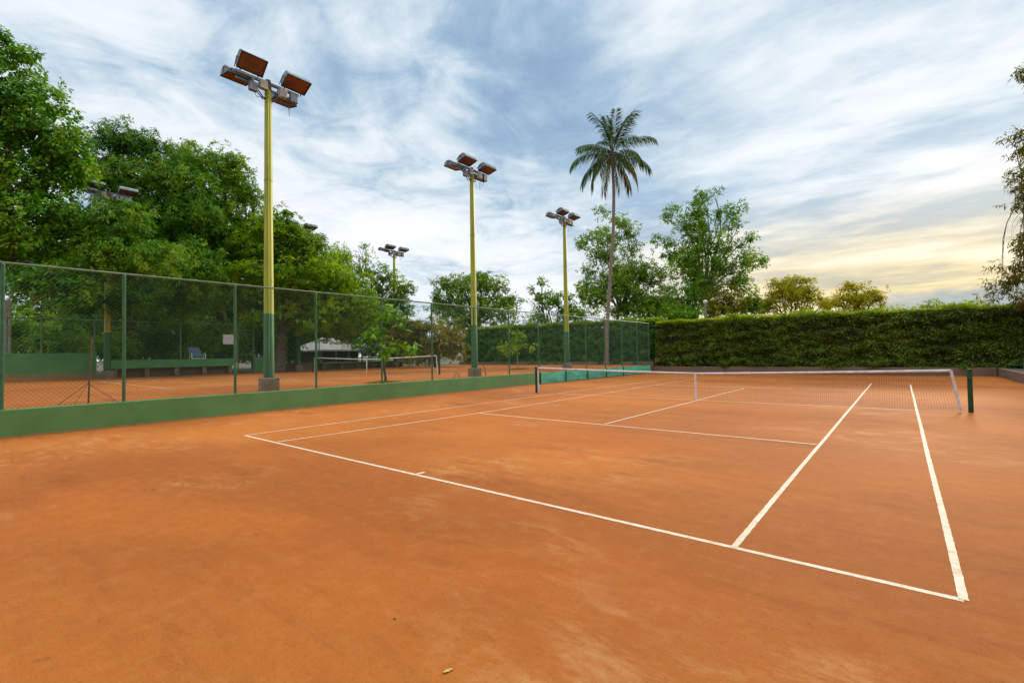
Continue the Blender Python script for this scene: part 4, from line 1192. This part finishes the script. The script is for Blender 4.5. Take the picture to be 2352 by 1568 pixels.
# unseen trees added to shade the right side and the near clay
def side_tree(loc, r, h, seed, label):
    root = thing('shade_tree', label, 'tree', loc, 'trees along the right side and behind the baseline')
    B = [(np.array(loc) + np.array([rng.uniform(-1, 1) * r * 0.4, rng.uniform(-1, 1) * r * 0.4, h * (0.55 + 0.1 * i)]), r * (0.75 - 0.06 * i), r * 0.5, r * 0.7) for i in range(5)]
    C, A, Tt = blob_points(B, 0.5, 2.2, 8 * 0.42 * 0.16 * 0.5, 0.1, 0.3, seed)
    V, t = leaves(C, A, 8, 0.42, 0.16, 0.3, tint=Tt, tvar=0.2)
    mesh_obj('crown', np_mesh('crown', V - np.array(loc), 4, t), LEAF['mango'], root)
    mb = MB(); limb(mb, np.zeros(3), np.array([0, 0, h * 0.6]), 0.3, 0.2, seed, 7, 0.04, 9)
    for i, b in enumerate(B): limb(mb, np.array([0, 0, h * 0.45]), b[0] - np.array(loc), 0.16, 0.04, seed + i)
    mb.build('trunk', M['bark'], root)
for i, (x, y, r, h) in enumerate([(15.5, 10.5, 3.6, 13), (14.6, 3.5, 4.0, 14), (14.0, -3.5, 4.2, 14), (13.6, -10.5, 4.4, 14), (13.0, -18.0, 4.6, 14), (8.5, -24.0, 5.0, 14), (1.0, -25.0, 5.0, 14), (-6.5, -25.5, 5.0, 13)]):
    side_tree((x, y, 0.42 if x > 9.4 else 0.0), r, h, 90 + i, ['leafy shade tree beyond the right hand kerb, outside the picture', 'leafy shade tree behind the baseline, outside the picture'][x < 9])

# ------------------------------------------------------------------ small things on the clay
def fallen_leaf(px, py, s, rz, mat, label):
    p = G3(px, py)
    mb = MB(); vs = []; n = 7
    for i in range(n):
        t = i / (n - 1); w = 0.20 * math.sin(math.pi * (0.04 + 0.92 * t)) ** 0.8
        c = math.cos(rz); sn = math.sin(rz)
        for q, zz in ((-w, 0.30 * w), (0, 0.02), (w, 0.34 * w)):
            x = (t - 0.5) * s; y = q * s
            vs.append((x * c - y * sn, x * sn + y * c, (zz * 0.6 + 0.10 * abs(t - 0.4)) * s))
    vs2 = [(x, y, z + 0.0015) for x, y, z in vs]
    N = len(vs)
    fs = []
    for i in range(n - 1):
        for k in range(2):
            a = i * 3 + k
            fs.append((a + N, a + 1 + N, a + 4 + N, a + 3 + N)); fs.append((a + 3, a + 4, a + 1, a))
    mb.add(vs + vs2, fs, True)
    o = mb.build('fallen_leaf', mat); o.location = (p[0], p[1], 0.003)
    tag(o, label, 'leaf', 'bits lying on the clay')
M['leaf_yellow'] = painted('yellowed leaf', (0.55, 0.34, 0.06, 1), (0.45, 0.30, 0.10, 1), 0.6, 20)
M['leaf_brown'] = painted('dark dry leaf', (0.06, 0.03, 0.018, 1), (0.04, 0.02, 0.012, 1), 0.7, 20)
fallen_leaf(1312, 1966, 0.055, 1.2, M['leaf_yellow'], 'pale yellow leaf lying on the clay at the bottom of the picture')
fallen_leaf(1156, 1813, 0.022, 0.4, M['leaf_brown'], 'tiny dark fragment on the bare clay, up and left of the yellow leaf')

# grass tufts at the foot of the young trees
def tuft(label, c, r, n, seed):
    rg = np.random.default_rng(seed)
    a = rg.random(n) * 6.28; q = r * np.sqrt(rg.random(n))
    P = np.stack([c[0] + np.cos(a) * q * 0.5, c[1] + np.sin(a) * q, np.full(n, T - 0.01)], 1)
    h = (0.05 + 0.12 * rg.random(n)) * (1.2 - q / r)
    d = np.stack([rg.normal(size=n) * 0.4, rg.normal(size=n) * 0.4, np.ones(n)], 1)
    tip = P + unit(d) * h[:, None]
    s = unit(np.cross(d, rg.normal(size=(n, 3)))) * 0.008
    V = np.stack([P - s, P + s, tip + s * 0.2, tip - s * 0.2], 1).reshape(-1, 3)
    o = mesh_obj('grass_tuft', np_mesh('grass_tuft', V, 4, rg.random(n)), LEAF['grass'])
    tag(o, label, 'grass', kind='stuff')
tuft('short weedy grass round the stem of the young big leaved tree', at_ground(880, 878, T), 0.9, 900, 1)
tuft('dry grass round the stem of the pale leaved sapling', at_ground(1190, 848, T), 1.1, 900, 2)

# ------------------------------------------------------------------ light and sky
SUN_AZ, SUN_EL = R(6), R(17)               # azimuth from +y towards +x
sd = np.array([math.sin(SUN_AZ) * math.cos(SUN_EL), math.cos(SUN_AZ) * math.cos(SUN_EL), math.sin(SUN_EL)])
sl = bpy.data.lights.new('sun', 'SUN')
sl.energy = 3.0; sl.angle = R(9); sl.color = (1.0, 0.86, 0.66)
so = bpy.data.objects.new('sun', sl); COL.objects.link(so)
so.rotation_euler = Vector(-sd).to_track_quat('-Z', 'Y').to_euler()
so.location = (0, 60, 40)

w = bpy.data.worlds.new('World'); scene.world = w; w.use_nodes = True
nt = NT(w.node_tree)
bg = nt.n['Background']
sky = nt.new('ShaderNodeTexSky'); sky.sky_type = 'NISHITA'; sky.sun_disc = False
sky.sun_elevation = SUN_EL; sky.sun_rotation = SUN_AZ
sky.air_density = 1.0; sky.dust_density = 1.5; sky.ozone_density = 1.5
BG = 0.10
k = 1.0 / BG
tc = nt.new('ShaderNodeTexCoord').outputs['Generated']
sx = nt.new('ShaderNodeSeparateXYZ'); nt.link(tc, sx.inputs[0])
X, Y, Z = sx.outputs
zc = nt.math('ADD', nt.math('MAXIMUM', Z, 0.0), 0.10)
cx = nt.new('ShaderNodeCombineXYZ')
nt.link(nt.math('DIVIDE', X, zc), cx.inputs[0]); nt.link(nt.math('DIVIDE', Y, zc), cx.inputs[1])
PV = cx.outputs[0]
def colr(a, s=1.0): return tuple(v * s * k for v in lin(a)[:3]) + (1,)
SKY_LOC = (-7, 3, 0)
nA = nt.noise(nt.mapping(PV, (0.55, 0.85, 1), loc=SKY_LOC), 1.0, 9, 0.55, 0.25)
nB = nt.noise(nt.mapping(PV, (0.80, 1.75, 1), rot=(0, 0, 0.04), loc=(-4, 5, 0)), 1.0, 8, 0.56, 0.55)
nC = nt.noise(nt.mapping(PV, (2.2, 3.2, 1), loc=(8, 3, 0)), 1.0, 8, 0.62, 0.3)
denR = nt.math('ADD', nt.math('MULTIPLY', nA, 0.50), nt.math('ADD', nt.math('MULTIPLY', nB, 0.30), nt.math('MULTIPLY', nC, 0.20)))
nD = nt.noise(nt.mapping(PV, (1.0, 0.9, 1), loc=(2.4, 6.1, 0)), 1.0, 9, 0.60, 0.7)
nE = nt.noise(nt.mapping(PV, (3.6, 3.0, 1), loc=(5, 1, 0)), 1.0, 7, 0.62, 0.9)
denL = nt.math('ADD', nt.math('MULTIPLY', nA, 0.42), nt.math('ADD', nt.math('MULTIPLY', nD, 0.36), nt.math('MULTIPLY', nE, 0.22)))
rt = nt.new('ShaderNodeVectorMath'); rt.operation = 'DOT_PRODUCT'; nt.link(tc, rt.inputs[0]); rt.inputs[1].default_value = (0.77, 0.63, 0)
rf = nt.smooth(rt.outputs['Value'], -0.1, 0.65)
den = nt.math('ADD', nt.math('MULTIPLY', denR, rf), nt.math('MULTIPLY', denL, nt.math('SUBTRACT', 1.0, rf)))
cl = nt.ramp(nt.smooth(den, 0.345, 0.62), [(0.0, colr((126, 156, 186))), (0.2, colr((152, 177, 200))), (0.42, colr((187, 203, 216))), (0.66, colr((215, 222, 229))), (1.0, colr((232, 234, 238)))])
veil = nt.smooth(den, 0.30, 0.46)
skyc = nt.mix(nt.math('MULTIPLY_ADD', veil, 0.20, 0.78), sky.outputs[0], cl)
# sun side: creamy glow low in the sky
dot = nt.new('ShaderNodeVectorMath'); dot.operation = 'DOT_PRODUCT'; nt.link(tc, dot.inputs[0]); dot.inputs[1].default_value = (math.sin(R(8)), math.cos(R(8)), 0.12)
az = nt.smooth(dot.outputs['Value'], 0.72, 1.0)
low = nt.smooth(Z, 0.30, 0.08)
glow = nt.math('MULTIPLY', nt.math('MULTIPLY', az, low), 0.95)
cream = nt.ramp(nt.smooth(den, 0.38, 0.60), [(0, colr((186, 182, 164))), (0.5, colr((232, 211, 160))), (1, colr((246, 234, 200)))])
skyc = nt.mix(glow, skyc, cream)
# slate bank of cloud above the hedge
az2 = nt.new('ShaderNodeVectorMath'); az2.operation = 'DOT_PRODUCT'; nt.link(tc, az2.inputs[0]); az2.inputs[1].default_value = (math.sin(R(6.5)), math.cos(R(6.5)), 0)
bank_top = nt.math('ADD', 0.093, nt.math('MULTIPLY', nt.math('SUBTRACT', nt.noise(nt.mapping(tc, (14, 14, 40)), 1.0, 6, 0.6), 0.5), 0.035))
bank = nt.math('MULTIPLY', nt.smooth(nt.math('SUBTRACT', bank_top, Z), -0.004, 0.014), nt.smooth(az2.outputs['Value'], 0.972, 0.998))
bcol = nt.mix(nt.smooth(nt.noise(nt.mapping(tc, (9, 9, 70)), 1.0, 5, 0.6), 0.35, 0.65), colr((132, 152, 166)), colr((160, 172, 178)))
skyc = nt.mix(nt.math('MULTIPLY', bank, 0.85), skyc, bcol)
# sky overhead, out of view, is brightened to add light to the scene
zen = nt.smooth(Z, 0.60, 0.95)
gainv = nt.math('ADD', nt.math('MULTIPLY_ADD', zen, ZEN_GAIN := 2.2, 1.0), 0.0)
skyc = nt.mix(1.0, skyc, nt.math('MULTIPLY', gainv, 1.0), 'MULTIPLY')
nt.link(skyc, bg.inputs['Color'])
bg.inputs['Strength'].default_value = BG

# ------------------------------------------------------------------ render settings
scene.render.engine = 'CYCLES'
scene.cycles.max_bounces = 6
scene.cycles.diffuse_bounces = 4
scene.cycles.transmission_bounces = 4
scene.view_settings.view_transform = 'Standard'
scene.view_settings.look = 'None'
scene.view_settings.exposure = 0.32
scene.view_settings.gamma = 1.0
